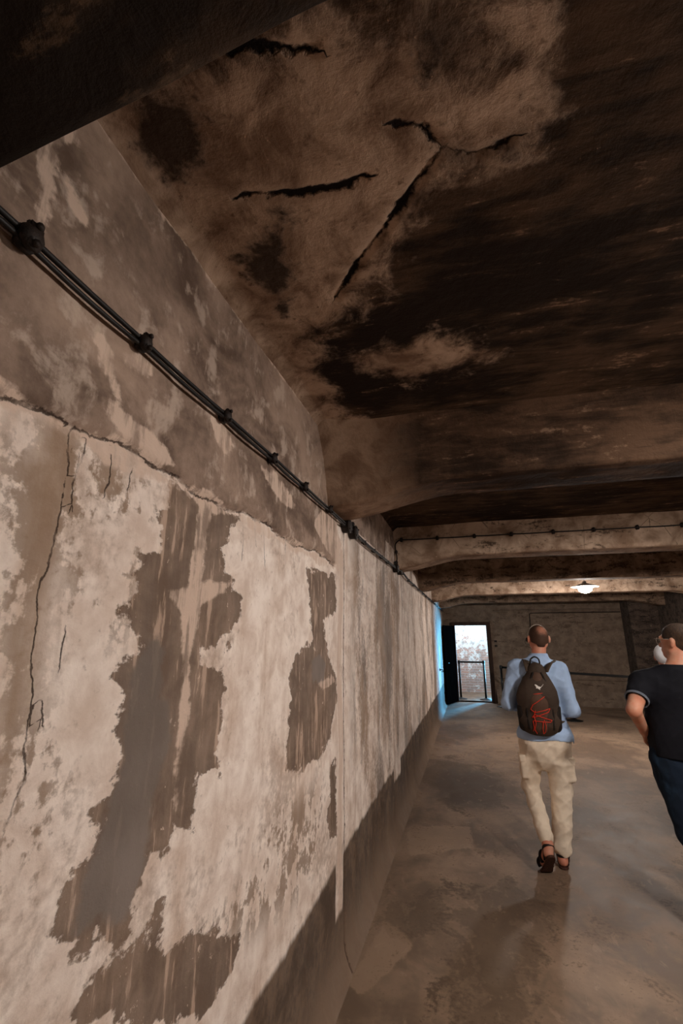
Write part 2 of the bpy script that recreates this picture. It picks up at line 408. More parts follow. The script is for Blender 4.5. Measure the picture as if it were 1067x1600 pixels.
def ceiling_material(name, dark=(35, 24, 16), brown=(80, 60, 44), tone=(136, 108, 88), use_attr=True, amount=0.5):
    n = NT(name)
    o = n.obj()
    fine = n.noise(o, 30, 8, 0.65)
    mid = n.noise(o, 7, 8, 0.62, 0.4)
    big = n.noise(o, 1.6, 6, 0.6)
    st = n.noise(n.mapping(o, (0.22, 1, 1)), 16, 8, 0.68, 0.3)       # long scrapings across the room
    st2 = n.noise(n.mapping(o, (0.10, 1, 1), (3, 1, 0)), 26, 6, 0.6)
    base = n.mix(n.ramp(n.math('ADD', big, n.math('MULTIPLY', n.math('SUBTRACT', st, 0.5), 0.7)), 0.40, 0.66), lin(dark), lin(brown))
    base = n.mix(n.math('MULTIPLY', n.ramp(n.math('ADD', st, n.math('MULTIPLY', n.math('SUBTRACT', fine, 0.5), 0.4)), 0.60, 0.70), 0.75), base, lin(tone))
    base = n.mix(n.math('MULTIPLY', n.ramp(st2, 0.58, 0.68), 0.6), base, lin(dark))
    h = n.math('ADD', n.math('MULTIPLY', st, 0.25), n.math('ADD', n.math('MULTIPLY', fine, 0.35), n.math('MULTIPLY', mid, 0.8)))
    if use_attr:
        edge = n.math('ADD', n.math('MULTIPLY', n.math('SUBTRACT', mid, 0.5), 0.45), n.math('MULTIPLY', n.math('SUBTRACT', fine, 0.5), 0.16))
        lt = n.ramp(n.math('ADD', n.attr('light'), edge), -0.09, 0.05)
        lc = n.mix(n.ramp(n.math('ADD', mid, n.math('MULTIPLY', n.math('SUBTRACT', big, 0.5), 0.5)), 0.35, 0.65), lin((124, 98, 79)), lin((188, 160, 138)))
        lc = n.mix(n.math('MULTIPLY', n.ramp(fine, 0.58, 0.7), 0.6), lc, lin((84, 58, 38)))
        base = n.mix(n.math('MULTIPLY', lt, 0.92), base, lc)
        dk = n.ramp(n.math('ADD', n.attr('dark'), n.math('MULTIPLY', edge, 0.8)), -0.03, 0.05)
        base = n.mix(n.math('MULTIPLY', dk, 0.9), base, lin((34, 22, 14)))
        cu = n.attr('crack_near')
        cs = n.math('ABSOLUTE', n.math('ADD', n.attr('crack_side'), n.math('MULTIPLY', n.math('SUBTRACT', n.noise(o, 28, 4), 0.5), 0.04)))
        w = n.ramp(n.noise(o, 9, 3), 0.34, 0.66, 0.001, 0.014)
        ck = n.math('MULTIPLY', n.ramp(n.math('SUBTRACT', cs, w), -0.006, 0.003, 1, 0), n.ramp(cu, 0.025, 0.04, 1, 0))
        base = n.mix(ck, base, lin((22, 13, 9)))
        h = n.math('SUBTRACT', h, n.math('MULTIPLY', ck, 0.8))
        h = n.math('ADD', h, n.math('MULTIPLY', lt, 0.3))
    if not use_attr:        # the plastered haunch beside the left wall has kept its paler coat
        sep = n.n('ShaderNodeSeparateXYZ'); n.put(sep.inputs[0], o)
        f = n.math('ADD', sep.outputs[0], n.math('MULTIPLY', n.math('SUBTRACT', mid, 0.5), 0.5))
        f = n.math('MULTIPLY', n.ramp(f, WX + 0.25, WX + 0.62, 1, 0), n.ramp(sep.outputs[1], 1.0, 1.5))
        base = n.mix(n.math('MULTIPLY', f, 0.85), base, n.mix(n.ramp(mid, 0.35, 0.65), lin((116, 90, 71)), lin((164, 136, 114))))
    return n.done(base, 0.9, n.bump(h, 0.8, 0.018), spec=0.15)

def beam_material(name, hi=(192, 166, 144), lo=(134, 108, 88), dirt=(72, 57, 45), cut=0.56):
    n = NT(name)
    o = n.obj()
    st = n.noise(n.mapping(o, (0.3, 1, 1)), 11, 8, 0.65, 0.4)
    mid = n.noise(o, 5, 7, 0.6, 0.4)
    fine = n.noise(o, 34, 7, 0.65)
    base = n.mix(n.ramp(mid, 0.35, 0.65), lin(lo), lin(hi))
    base = n.mix(n.ramp(n.math('ADD', st, n.math('MULTIPLY', n.math('SUBTRACT', fine, 0.5), 0.5)), cut, cut + 0.12, 0, 0.9), base, lin(dirt))
    base = n.mix(n.ramp(fine, 0.62, 0.7, 0, 0.6), base, lin((214, 188, 164)))
    vor = n.n('ShaderNodeTexVoronoi', feature='DISTANCE_TO_EDGE')
    n.put(vor.inputs['Vector'], n.mapping(n.math('ADD', 0, 0) if False else o, (1, 1, 1)))
    vor.inputs['Scale'].default_value = 3.5
    ck = n.math('MULTIPLY', n.ramp(vor.outputs[0], 0.004, 0.012, 1, 0), n.ramp(mid, 0.5, 0.6))
    base = n.mix(n.math('MULTIPLY', ck, 0.6), base, lin(dirt))
    h = n.math('SUBTRACT', n.math('ADD', n.math('MULTIPLY', st, 0.8), n.math('MULTIPLY', fine, 0.35)), n.math('MULTIPLY', ck, 0.4))
    return n.done(base, 0.88, n.bump(h, 0.6, 0.012), spec=0.2)

def floor_material():
    n = NT('worn_concrete_floor')
    o = n.obj()
    fine = n.noise(o, 40, 8, 0.65)
    mid = n.noise(n.mapping(o, (1, 0.7, 1)), 5, 8, 0.6, 0.5)
    big = n.noise(o, 0.9, 6, 0.6, 0.3)
    base = n.mix(n.ramp(n.math('ADD', big, n.math('MULTIPLY', n.math('SUBTRACT', mid, 0.5), 0.6)), 0.36, 0.64), lin((106, 86, 70)), lin((150, 125, 104)))
    base = n.mix(n.ramp(n.math('ADD', mid, n.math('MULTIPLY', n.math('SUBTRACT', fine, 0.5), 0.3)), 0.56, 0.68, 0, 0.45), base, lin((94, 72, 54)))
    edge = n.math('ADD', n.math('MULTIPLY', n.math('SUBTRACT', mid, 0.5), 1.3), n.math('MULTIPLY', n.math('SUBTRACT', fine, 0.5), 0.4))
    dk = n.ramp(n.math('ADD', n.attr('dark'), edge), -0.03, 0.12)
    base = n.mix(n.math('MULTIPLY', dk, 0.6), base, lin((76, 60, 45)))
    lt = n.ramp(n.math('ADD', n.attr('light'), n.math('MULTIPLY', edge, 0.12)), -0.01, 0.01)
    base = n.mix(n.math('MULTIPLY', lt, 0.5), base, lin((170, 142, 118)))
    base = n.mix(n.ramp(n.math('ADD', fine, n.math('MULTIPLY', n.math('SUBTRACT', mid, 0.5), 0.8)), 0.58, 0.70, 0, 0.5), base, lin((86, 68, 52)))
    base = n.mix(n.ramp(n.noise(n.mapping(o, (1, 0.5, 1), (5, 1, 0)), 14, 7, 0.65, 0.5), 0.58, 0.70, 0, 0.35), base, lin((176, 150, 128)))
    near = n.ramp(n.attr('foot'), 0.0, 0.45, 1, 0)
    base = n.mix(n.math('MULTIPLY', near, n.ramp(mid, 0.4, 0.6, 0.1, 0.5)), base, lin((128, 104, 84)))
    h = n.math('ADD', n.math('MULTIPLY', mid, 0.1), n.math('MULTIPLY', fine, 0.35))
    return n.done(base, n.ramp(mid, 0.3, 0.7, 0.56, 0.68), n.bump(h, 0.25, 0.003), spec=0.38)

M_WALL = wall_material()
M_CEIL = ceiling_material('sooty_ceiling')
M_BEAMD = ceiling_material('sooty_beam', (46, 33, 24), (88, 66, 50), (138, 112, 92), False)
M_BEAM = beam_material('limewashed_beam')
M_BEAM0 = ceiling_material('blackened_beam', (30, 22, 16), (56, 42, 31), (84, 66, 50), False)
M_BEAM2 = beam_material('grimy_beam', (158, 132, 111), (112, 90, 73), (64, 50, 39), 0.5)
M_FLOOR = floor_material()
M_BACK = beam_material('grimy_back_wall', (136, 117, 101), (112, 95, 81), (88, 72, 60), 0.56)
M_RIGHT = beam_material('dark_right_wall', (96, 82, 72), (74, 62, 54), (48, 40, 34), 0.5)

def brick_material():
    n = NT('peeling_whitewash_on_brick')
    o = n.obj()
    v = n.mapping(o, (1, 1, 1), rot=(math.radians(90), 0, 0))
    br = n.n('ShaderNodeTexBrick')
    wv = n.n('ShaderNodeVectorMath', operation='MULTIPLY_ADD')
    nz = n.n('ShaderNodeTexNoise'); n.put(nz.inputs['Vector'], o); nz.inputs['Scale'].default_value = 5
    n.put(wv.inputs[0], nz.outputs['Color']); wv.inputs[1].default_value = (0.06, 0.06, 0.06); n.put(wv.inputs[2], v)
    n.put(br.inputs['Vector'], wv.outputs[0])
    br.inputs['Scale'].default_value = 1.0
    br.inputs['Brick Width'].default_value = 0.25
    br.inputs['Row Height'].default_value = 0.075
    br.inputs['Mortar Size'].default_value = 0.008
    br.inputs['Color1'].default_value = lin((198, 156, 142))
    br.inputs['Color2'].default_value = lin((172, 146, 138))
    br.inputs['Mortar'].default_value = lin((196, 186, 180))
    mid = n.noise(o, 4.5, 8, 0.7, 0.5)
    fine = n.noise(o, 30, 6, 0.65)
    sep = n.n('ShaderNodeSeparateXYZ'); n.put(sep.inputs[0], o)
    z = sep.outputs[2]
    # whitewash survives mostly high up
    f = n.math('ADD', mid, n.math('MULTIPLY', n.math('SUBTRACT', fine, 0.5), 0.5))
    f = n.math('ADD', f, n.math('MULTIPLY', n.math('SUBTRACT', z, 1.15), 0.14))
    base = n.mix(n.ramp(f, 0.47, 0.53), br.outputs['Color'], lin((232, 232, 232)))
    base = n.mix(n.math('MULTIPLY', n.ramp(n.noise(o, 7, 6, 0.6), 0.55, 0.65), 0.5), base, lin((140, 136, 136)))
    h = n.math('ADD', n.math('MULTIPLY', br.outputs['Fac'], -0.6), fine)
    return n.done(base, 0.9, n.bump(h, 0.5, 0.01))

M_BRICK = brick_material()
M_WOOD = simple('old_dark_wood', (64, 42, 30), 0.75, 0.25, 9, 0.5, 0.004, stretch=(1, 1, 0.1))
M_WOODB = simple('shade_black_wood', (12, 9, 8), 1.0, 0.2, 12, 0.3, 0.003, spec=0.0, stretch=(1, 1, 0.2))  # near-black puts the backlit leaf's shade into the colour; threshold shares it
M_CABLE = simple('black_rubber', (22, 17, 15), 0.55, 0.15, 60, 0.2, 0.001)
M_IRON = simple('dark_rusty_iron', (40, 30, 25), 0.6, 0.3, 70, 0.6, 0.002, metal=0.2)
M_BLACK = simple('black_powder_coat', (16, 15, 15), 0.45, 0.1, 60, 0.1, 0.001)

# ------------------------------------------------------------------ the room
def wall_attrs(U, V):
    Y, Z = U, V
    far = np.clip((Y - 2.9) / 0.3, 0, 1) * 0.9
    up = Z - (2.096 + 0.012 * np.sin(Y * 9) + 0.006 * np.sin(Y * 31 + 1))
    up = np.where(Y > 2.62, -0.5 + 0 * up, up)
    up = np.where(Y > 2.86, Z - 2.42, up)
    up = np.where(Y > 4.4, Z - 2.6, up)
    damp = 0.545 + 0.010 * np.sin(Y * 2.1 + 1) - Z
    damp = np.where((Y > 2.66) & (Y < 2.80), np.minimum(damp, 0.30 - Z), damp)
    damp = np.where((Y > 4.55) & (Y < 4.95), np.minimum(damp, 0.42 - Z), damp)
    lt = union_sd(Y, Z, W_POLY['LIGHT'])
    lt = np.maximum(lt, 0.045 - np.abs(Y - 2.74 - 0.02 * np.sin(Z * 7)) - np.where(Z > 2.2, 0.1, 0))
    lt = np.maximum(lt, np.where(Y < 2.9, Z - 2.81, -0.5))
    lt = np.maximum(lt, 0.05 - np.abs(Y - 4.75 - 0.03 * np.sin(Z * 5)) - np.where((Z > 1.9) | (Z < 0.7), 0.2, 0))
    lt = np.maximum(lt, 0.02 - np.abs(Z - 2.082 + 0.0 * Y) - np.where(Y > 2.6, 1, 0) + 0.012 * np.sin(Y * 17))
    near, side = crack_d(Y, Z, W_CRACK)
    # the ledge and the corner crease at the pilaster are drawn as cracks too
    ld = Z - (2.098 + 0.012 * np.sin(Y * 9) + 0.006 * np.sin(Y * 31 + 1))
    m = (np.abs(ld) < near) & (Y < 2.6)
    near = np.where(m, np.abs(ld), near); side = np.where(m, ld * 0.6, side)
    cr = Y - 2.826
    m = np.abs(cr) < near
    cr = cr * 0.35
    near = np.where(m & (Z < 2.36), np.abs(cr), near); side = np.where(m & (Z < 2.36), cr, side)
    return dict(brown=union_sd(Y, Z, W_POLY['BROWN']), grey=union_sd(Y, Z, W_POLY['GREY']), light=np.clip(lt, -0.5, 0.5),
                mott=union_sd(Y, Z, W_POLY['MOTT']), far=far, upper=np.clip(up, -0.5, 0.5), damp=np.clip(damp, -0.5, 0.5), crack_near=near, crack_side=side)

def wall_place(U, V):
    Y, Z = U, V
    x = WX + 0.006 * vnoise(Y, Z, 1.5, 3) + 0.003 * vnoise(Y, Z, 9, 5)
    # render coat above the ledge stands 12 mm proud, with a rounded lip
    ld = Z - (2.098 + 0.012 * np.sin(Y * 9) + 0.006 * np.sin(Y * 31 + 1))
    k = np.where(Y < 2.62, 1, 0)
    x = x + k * 0.012 * np.clip(ld / 0.012, 0, 1) - k * 0.008 * np.exp(-(ld / 0.008) ** 2)
    x = x - 0.008 * np.exp(-((Y - 2.826) / 0.008) ** 2)
    # bulging damp footing running out onto the floor
    x = x + 0.05 * np.clip((0.16 - Z) / 0.16, 0, 1) ** 2
    return x, Y, Z

ys = np.concatenate([np.arange(FY, 0.2, 0.08), np.arange(0.2, 3.3, 0.0125), np.arange(3.3, 6, 0.03), np.arange(6, BY + 0.35, 0.06)])
grid_surface('wall_left', ys, np.concatenate([np.arange(0, CZ, 0.0125), [CZ]]), wall_place, wall_attrs, M_WALL)

def ceil_attrs(U, V):
    X, Y = U, V
    near, side = crack_d(X, Y, C_CRACK)
    lt = union_sd(X, Y, C_POLY['LIGHT'])
    lt = np.maximum(lt, np.where((Y < 2.3), WX + 0.15 - X, -0.5))
    return dict(light=np.clip(lt, -0.5, 0.5), dark=union_sd(X, Y, C_POLY['DARK']), crack_near=near, crack_side=side)
def ceil_place(U, V):
    d = 0.010 * vnoise(U + 9, V + 9, 1.3, 7) + 0.004 * vnoise(U + 9, V + 9, 8, 11)
    near, side = crack_d(U, V, C_CRACK)
    d = d + 0.012 * np.exp(-(near / 0.012) ** 2)
    e = U - WX
    d = d - 0.05 * np.clip((0.07 - e) / 0.07, 0, 1) ** 2          # rounded corner with the wall
    return U, V, CZ + d
xs = np.concatenate([np.arange(WX - 0.02, 1.6, 0.0125), np.arange(1.6, RX + 0.06, 0.05)])
yc = np.concatenate([np.arange(FY, 0.3, 0.08), np.arange(0.3, 2.5, 0.0125), np.arange(2.5, BY + 0.1, 0.06)])
grid_surface('ceiling', xs, yc, ceil_place, ceil_attrs, M_CEIL, flip=True)

def floor_attrs(U, V):
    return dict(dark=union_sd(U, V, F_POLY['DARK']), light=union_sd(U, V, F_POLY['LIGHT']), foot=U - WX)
def floor_place(U, V):
    return U, V, 0.0015 * vnoise(U + 9, V + 9, 0.8, 21)
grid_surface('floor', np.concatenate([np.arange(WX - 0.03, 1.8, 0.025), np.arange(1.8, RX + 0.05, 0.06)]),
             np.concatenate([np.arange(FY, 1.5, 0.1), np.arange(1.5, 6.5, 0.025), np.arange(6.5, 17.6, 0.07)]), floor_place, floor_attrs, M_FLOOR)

# cross beams with haunched ends
def beam(name, y0, y1, mat, slope=0.04, back_slope=0.04, mid=2.515, end=2.395, haunch=0.75):
    xs = np.concatenate([np.linspace(WX - 0.04, WX + haunch + 0.3, 40), np.linspace(WX + haunch + 0.35, RX - haunch - 0.35, 30), np.linspace(RX - haunch - 0.3, RX + 0.04, 40)])
    bm = bmesh.new()
    rings = []
    top = CZ + 0.05
    for x in xs:
        e = min(x - WX, RX - x)
        t = min(max(e / haunch, 0), 1)
        zb = end + (mid - end) * (t * t * (3 - 2 * t))
        if slope > 0.1: sl = slope
        else: sl = slope
        fl = 0.10 * max(0, 1 - e / 0.25) ** 2 if slope > 0.1 else 0.03 * max(0, 1 - e / 0.15) ** 2   # flare at the wall
        prof = []
        # near face, top to bottom, with a concave cove under the ceiling and a rounded arris
        n1 = 8
        for i in range(n1 + 1):
            a = i / n1
            prof.append((y0 - fl * (1 - a) - sl * (1 - a) ** 2, top + (zb + 0.018 - top) * a))
        prof.append((y0 + 0.006, zb + 0.006)); prof.append((y0 + 0.022, zb))
        for i in range(1, 5): prof.append((y0 + (y1 - y0) * i / 5, zb + 0.002 * math.sin(i * 2 + x * 9)))
        prof.append((y1 - 0.022, zb)); prof.append((y1 - 0.006, zb + 0.006))
        for i in range(n1 + 1):
            a = 1 - i / n1
            prof.append((y1 + back_slope * (1 - a) ** 2, top + (zb + 0.018 - top) * a))
        w = 0.004 * math.sin(x * 4.1 + y0) + 0.003 * math.sin(x * 13 + y0 * 3)
        rings.append([bm.verts.new((x, y + w, z + 0.5 * w * (1 if z < top - 0.01 else 0))) for y, z in prof])
    for a, b in zip(rings, rings[1:]):
        for i in range(len(a) - 1): bm.faces.new((a[i], a[i + 1], b[i + 1], b[i]))
        bm.faces.new((a[-1], a[0], b[0], b[-1]))
    bm.faces.new(rings[0][::-1]); bm.faces.new(rings[-1])
    bmesh.ops.recalc_face_normals(bm, faces=bm.faces[:])
    o = bmobj(name, bm, mat, smooth=True)
    o['kind'] = 'structure'
    return o
beam('trim_1', -0.10, 0.408, M_BEAM0, 0.1, 0.03)
beam('trim_2', 2.42, 2.77, M_BEAMD, 0.17, 0.06)
beam('trim_3', 4.96, 5.31, M_BEAM, 0.03, 0.03)
beam('trim_4', 7.47, 7.80, M_BEAM2, 0.03, 0.03)
beam('trim_5', 9.97, 10.30, M_BEAM, 0.03, 0.03)
beam('trim_6', 12.47, 12.80, M_BEAM2, 0.03, 0.03)

def slab(name, c, s, mat, kind='structure', bevel=0):
    bm = bmesh.new(); add_box(bm, c, s)
    o = bmobj(name, bm, mat, bevel=bevel)
    if kind: o['kind'] = kind
    return o

# back wall with the doorway opening cut out of it, 0.35 m thick
DX0, DX1, DZ = -0.45, 0.42, 1.99
def back_wall():
    bm = bmesh.new()
    T = 0.35
    def block(x0, x1, z0, z1): add_box(bm, ((x0 + x1) / 2, BY + T / 2, (z0 + z1) / 2), (x1 - x0, T, z1 - z0))
    block(WX - 0.3, DX0, 0, CZ); block(DX1, RX + 0.3, 0, CZ); block(DX0, DX1, DZ, CZ)
    return bm
o = bmobj('wall_back', back_wall(), M_BACK); o['kind'] = 'structure'
slab('wall_right', (RX + 0.15, (FY + BY) / 2, CZ / 2), (0.3, BY - FY, CZ), M_RIGHT)
slab('wall_front', ((WX + RX) / 2, FY - 0.15, CZ / 2), (RX - WX + 0.6, 0.3, CZ), M_BACK)
slab('trim_7', (4.08, 13.28, CZ / 2), (0.64, 0.66, CZ), M_RIGHT, bevel=0.02)        # pilaster in the far corner
# rough footing along the back wall
def footing():
    xs = np.arange(DX1 + 0.12, 3.8, 0.05); zs = np.linspace(0, 0.34, 10)
    def place(U, V):
        t = V / 0.34
        return U, BY - 0.02 - 0.16 * (1 - t) - 0.03 * np.abs(vnoise(U * 1.0, V * 4 + 3, 6, 31)), V * 1.0 - 0.005 + 0.03 * vnoise(U, V, 5, 33) * t
    return grid_surface('baseboard_back', xs, zs, place, lambda U, V: {}, M_BACK)
footing()
def ledge(name, x0, x1, z, h, d, mat):
    xs = np.arange(x0, x1, 0.06)
    def place(U, V): return U, BY - d * np.sin(V / h * math.pi) ** 0.5 - 0.004 + 0.006 * vnoise(U, V, 6, 41), z + V + 0.006 * np.sin(U * 5)
    return grid_surface(name, xs, np.linspace(0, h, 8), place, lambda U, V: {}, mat)
ledge('trim_8', DX1 + 0.2, 3.76, 2.34, 0.05, 0.03, M_BACK)
ledge('trim_9', DX1 + 0.2, 3.76, 0.60, 0.04, 0.025, M_BACK)

# room beyond the doorway
o = slab('wall_beyond', (-0.15, 16.05, 1.4), (2.3, 0.3, 2.8), M_BRICK)
slab('wall_beyond_left', (-1.45, 15.0, 1.4), (0.3, 2.2, 2.8), M_BRICK)
slab('wall_beyond_right', (2.4, 15.5, 1.4), (0.3, 3.4, 2.8), M_BRICK)
slab('ceiling_beyond', (0.5, 15.6, 2.85), (4.2, 3.4, 0.1), M_BRICK)

# ------------------------------------------------------------------ doorway: frame, leaf
fr = empty('door_1', (0, BY, 0)); fr['kind'] = 'structure'
bm = bmesh.new()
add_box(bm, (DX0 - 0.03, BY - 0.02, DZ / 2), (0.09, 0.16, DZ))
add_box(bm, (DX1 + 0.035, BY - 0.02, DZ / 2), (0.11, 0.16, DZ))
add_box(bm, ((DX0 + DX1) / 2, BY - 0.02, DZ + 0.035), (DX1 - DX0 + 0.17, 0.16, 0.09))
bmobj('door_frame', bm, M_WOOD, fr, world=True, bevel=0.006)
bm = bmesh.new(); add_box(bm, ((DX0 + DX1) / 2, BY + 0.02, 0.012), (DX1 - DX0, 0.10, 0.022))
bmobj('threshold', bm, M_WOODB, fr, world=True, bevel=0.004)
bm = bmesh.new()
L, th = 0.90, 0.05
for i in range(5): add_box(bm, (L * (i + 0.5) / 5, 0, 0.99), (L / 5 - 0.006, th - 0.012, 1.94))
for z in (0.25, 1.0, 1.75): add_box(bm, (L / 2, -0.03, z), (L - 0.04, 0.025, 0.12))
ang = math.atan2(12.70 - 13.56, -0.70 + 0.46)
bmesh.ops.transform(bm, matrix=Matrix.Translation((-0.47, 13.52, 0.01)) @ Matrix.Rotation(ang, 4, 'Z'), verts=bm.verts[:])
leaf = bmobj('door_leaf', bm, M_WOODB, fr, world=True, bevel=0.003)
bm = bmesh.new()
d = Vector((math.cos(ang), math.sin(ang), 0)); nrm = Vector((-d.y, d.x, 0))
p = Vector((-0.47, 13.52, 0)) + d * 0.82 + Vector((0, 0, 1.02))
for s in (1, -1):
    add_tube(bm, [p + nrm * 0.02 * s, p + nrm * 0.06 * s, p + nrm * 0.06 * s - d * 0.11], 0.009, 8)
bmobj('door_handle', bm, M_IRON, fr, world=True, smooth=True)
fr.children[-1].parent = leaf if fr.children[-1] is not leaf else fr
for ch in list(fr.children):
    if ch.name.startswith('door_handle'): ch.parent = leaf

# ------------------------------------------------------------------ cables, clips and boxes
CX, CH = WX + 0.034, 2.372
def clip_mesh(r=0.02):
    """spacer clip: wall plug, block and a two-screw saddle; wall at local x = 0, cable runs along local y"""
    bm = bmesh.new()
    add_cyl(bm, (-0.002, 0, 0), (0.024, 0, 0), 0.008, seg=12)
    add_box(bm, (0.022, 0, 0), (0.018, 0.030, 0.040))
    add_box(bm, (0.040, 0, 0), (0.014, 0.026, 0.046))
    bmesh.ops.bevel(bm, geom=bm.edges[:], offset=0.004, segments=2, affect='EDGES')
    for z in (-0.016, 0.016): add_cyl(bm, (0.045, 0, z), (0.053, 0, z), 0.006, seg=6)
    add_ball(bm, (0.036, 0, 0), 0.020, (0.7, 1, 1.1), 12)
    me = bpy.data.meshes.new('clip'); bm.to_mesh(me); bm.free()
    me.materials.append(M_IRON)
    me.polygons.foreach_set('use_smooth', [True] * len(me.polygons))
    return me
CLIP = clip_mesh()
def clip(parent, loc, rz=0, s=1.0, rx=0):
    o = bpy.data.objects.new('clip', CLIP)
    COL.objects.link(o)
    o.parent = parent
    o.location = Vector(loc) - parent.location
    o.rotation_euler = (rx, 0, rz)
    o.scale = (s, s, s)
    return o

run = empty('wall_cable', (WX, 2.0, CH))
tag(run, 'pair of black cables clipped along the stained left wall to the far corner', 'cable')
rnd = random.Random(4)
clip_y = [0.495, 0.812, 1.212, 1.593, 1.967, 2.383, 3.317, 3.676, 4.018, 4.352, 5.4, 5.935, 6.482, 7.1, 7.821, 8.4, 9.0, 9.7, 10.4, 11.2, 12.0, 12.8]
def cz(y): return CH + 0.0 - 0.010 * math.exp(-((y - 3.4) / 0.7) ** 2) + 0.03 * math.exp(-((y - 5.2) / 0.5) ** 2)
for k, (dz, r) in enumerate(((0.0075, 0.006), (-0.0075, 0.0055))):
    pts = []
    knots = [-2.9] + clip_y + [13.5]
    for a, b in zip(knots, knots[1:]):
        for i in range(6):
            t = i / 6
            y = a + (b - a) * t
            sag = -4 * t * (1 - t) * (0.002 + 0.004 * k) * (1 if y < 2.8 else 0.3)
            pts.append((CX + 0.002 * math.sin(y * 5 + k), y, cz(y) + dz + sag))
    pts.append((CX, 13.5, CH + dz))
    bm = bmesh.new(); add_tube(bm, pts, r, 8)
    bmobj('cable', bm, M_CABLE, run, smooth=True, world=True)
for y in clip_y: clip(run, (WX + 0.004, y, cz(y)), s=1.15 if y < 0.6 else (1.0 if y < 3 else 0.75))

def junction_box(loc, label, rz=0, s=1.0):
    t = empty('junction_box', loc, rz)
    tag(t, label, 'junction box')
    bm = bmesh.new()
    X = Matrix.Rotation(math.radians(90), 3, 'Y')
    add_lathe(bm, (0, 0, 0), [(0, 0), (0.040 * s, 0), (0.044 * s, 0.006), (0.044 * s, 0.040 * s), (0.040 * s, 0.046 * s), (0, 0.046 * s)], 20, X)
    bmobj('housing', bm, M_IRON, t, smooth=False)
    bm = bmesh.new()
    add_lathe(bm, (0.046 * s, 0, 0), [(0.047 * s, -0.004), (0.047 * s, 0.004), (0.034 * s, 0.010), (0, 0.014)], 20, X)
    for a in range(4):
        add_cyl(bm, (0.046 * s, 0.036 * s * math.cos(a * 1.57 + .7), 0.036 * s * math.sin(a * 1.57 + .7)), (0.060 * s, 0.036 * s * math.cos(a * 1.57 + .7), 0.036 * s * math.sin(a * 1.57 + .7)), 0.005, seg=6)
    bmobj('lid', bm, M_IRON, t, smooth=False)
    for a in (0, math.pi, math.pi / 2):
        d = Vector((0, math.cos(a), math.sin(a)))
        bm = bmesh.new()
        c0 = Vector((0.022 * s, 0, 0))
        add_cyl(bm, c0 + d * 0.042 * s, c0 + d * 0.060 * s, 0.013 * s, seg=10)
        add_cyl(bm, c0 + d * 0.060 * s, c0 + d * 0.074 * s, 0.016 * s, 0.010 * s, seg=6)
        bmobj('gland', bm, M_CABLE, t, smooth=False)
    return t
junction_box((WX + 0.004, 2.78, CH - 0.006), 'round black junction box on the left wall cable just before the corner crease')
junction_box((WX + 0.004, 2.96, CH - 0.010), 'round black junction box on the left wall cable just past the corner crease')
junction_box((WX + 0.004, 4.84, CH + 0.008), 'round black junction box on the left wall where the beam cable branches off')
junction_box((WX + 0.004, 5.16, CH + 0.016), 'smaller black junction box on the left wall beyond the branching beam cable', s=0.85)

br = empty('beam_cable', (0.6, 4.95, 2.70))
tag(br, 'thin black cable clipped along the pale near face of the second beam', 'cable')
FYB = 4.93
pts = smooth_path([(WX + 0.03, 4.86, 2.44), (WX + 0.035, FYB - 0.01, 2.50), (WX + 0.022, FYB - 0.004, 2.60), (WX + 0.024, FYB - 0.004, 2.66), (WX + 0.06, FYB - 0.002, 2.699)], 6)
bx = [-0.669, -0.283, 0.101, 0.47, 0.87, 1.241, 1.623, 2.003, 2.4, 2.8, 3.2, 3.6, 4.0, 4.35]
for a, b in zip(bx, bx[1:]):
    for i in range(5):
        t = i / 5
        pts.append(Vector((a + (b - a) * t, FYB, 2.703 - 0.012 * t * (1 - t))))
pts.append(Vector((4.38, FYB, 2.703)))
bm = bmesh.new(); add_tube(bm, pts, 0.0065, 8)
bmobj('cable', bm, M_CABLE, br, smooth=True, world=True)
for x in bx: clip(br, (x, FYB + 0.040, 2.703), rz=-math.pi / 2, s=1.0)
for z in (2.46, 2.575): clip(br, (WX + 0.026, FYB + 0.04, z), rz=-math.pi / 2, s=0.8)

bw = empty('back_wall_conduit', (1.55, BY, 2.2))
tag(bw, 'thin dark conduit dropping down the far wall and turning along its top', 'conduit')
bm = bmesh.new()
add_tube(bm, [(1.51, BY - 0.02, 1.05), (1.54, BY - 0.02, 2.0), (1.55, BY - 0.02, 2.27), (1.58, BY - 0.02, 2.295), (3.74, BY - 0.02, 2.30)], 0.011, 8)
bmobj('conduit_pipe', bm, M_IRON, bw, smooth=True, world=True)
for p in ((1.53, BY, 1.5), (1.55, BY, 2.1), (2.3, BY, 2.30), (3.1, BY, 2.30)): clip(bw, (p[0], p[1] - 0.002, p[2]), rz=-math.pi / 2, s=0.6)

# small iron hook far down the left wall
bm = bmesh.new()
add_cyl(bm, (0, 0, 0), (0.02, 0, 0), 0.03, 0.025, 12)
add_tube(bm, smooth_path([(0.01, 0, 0), (0.06, 0, 0), (0.08, 0, -0.03), (0.06, 0, -0.05), (0.045, 0, -0.035)], 5), 0.008, 8)
o = bmobj('wall_hook', bm, M_IRON, smooth=True); o.location = (WX, 11.3, 0.95)
tag(o, 'small dark iron hook in the blue-lit end of the left wall', 'hook')
for z, lab in ((1.56, 'upper small dark bracket on the far wall beside the door frame'), (1.44, 'lower small dark bracket on the far wall beside the door frame')):
    bm = bmesh.new()
    add_box(bm, (0, 0.0, 0), (0.07, 0.02, 0.05)); add_cyl(bm, (0.01, -0.01, 0), (0.01, -0.05, 0), 0.012, seg=8)
    o = bmobj('wall_bracket', bm, M_IRON, bevel=0.003); o.location = (0.62, BY - 0.012, z)
    tag(o, lab, 'bracket')

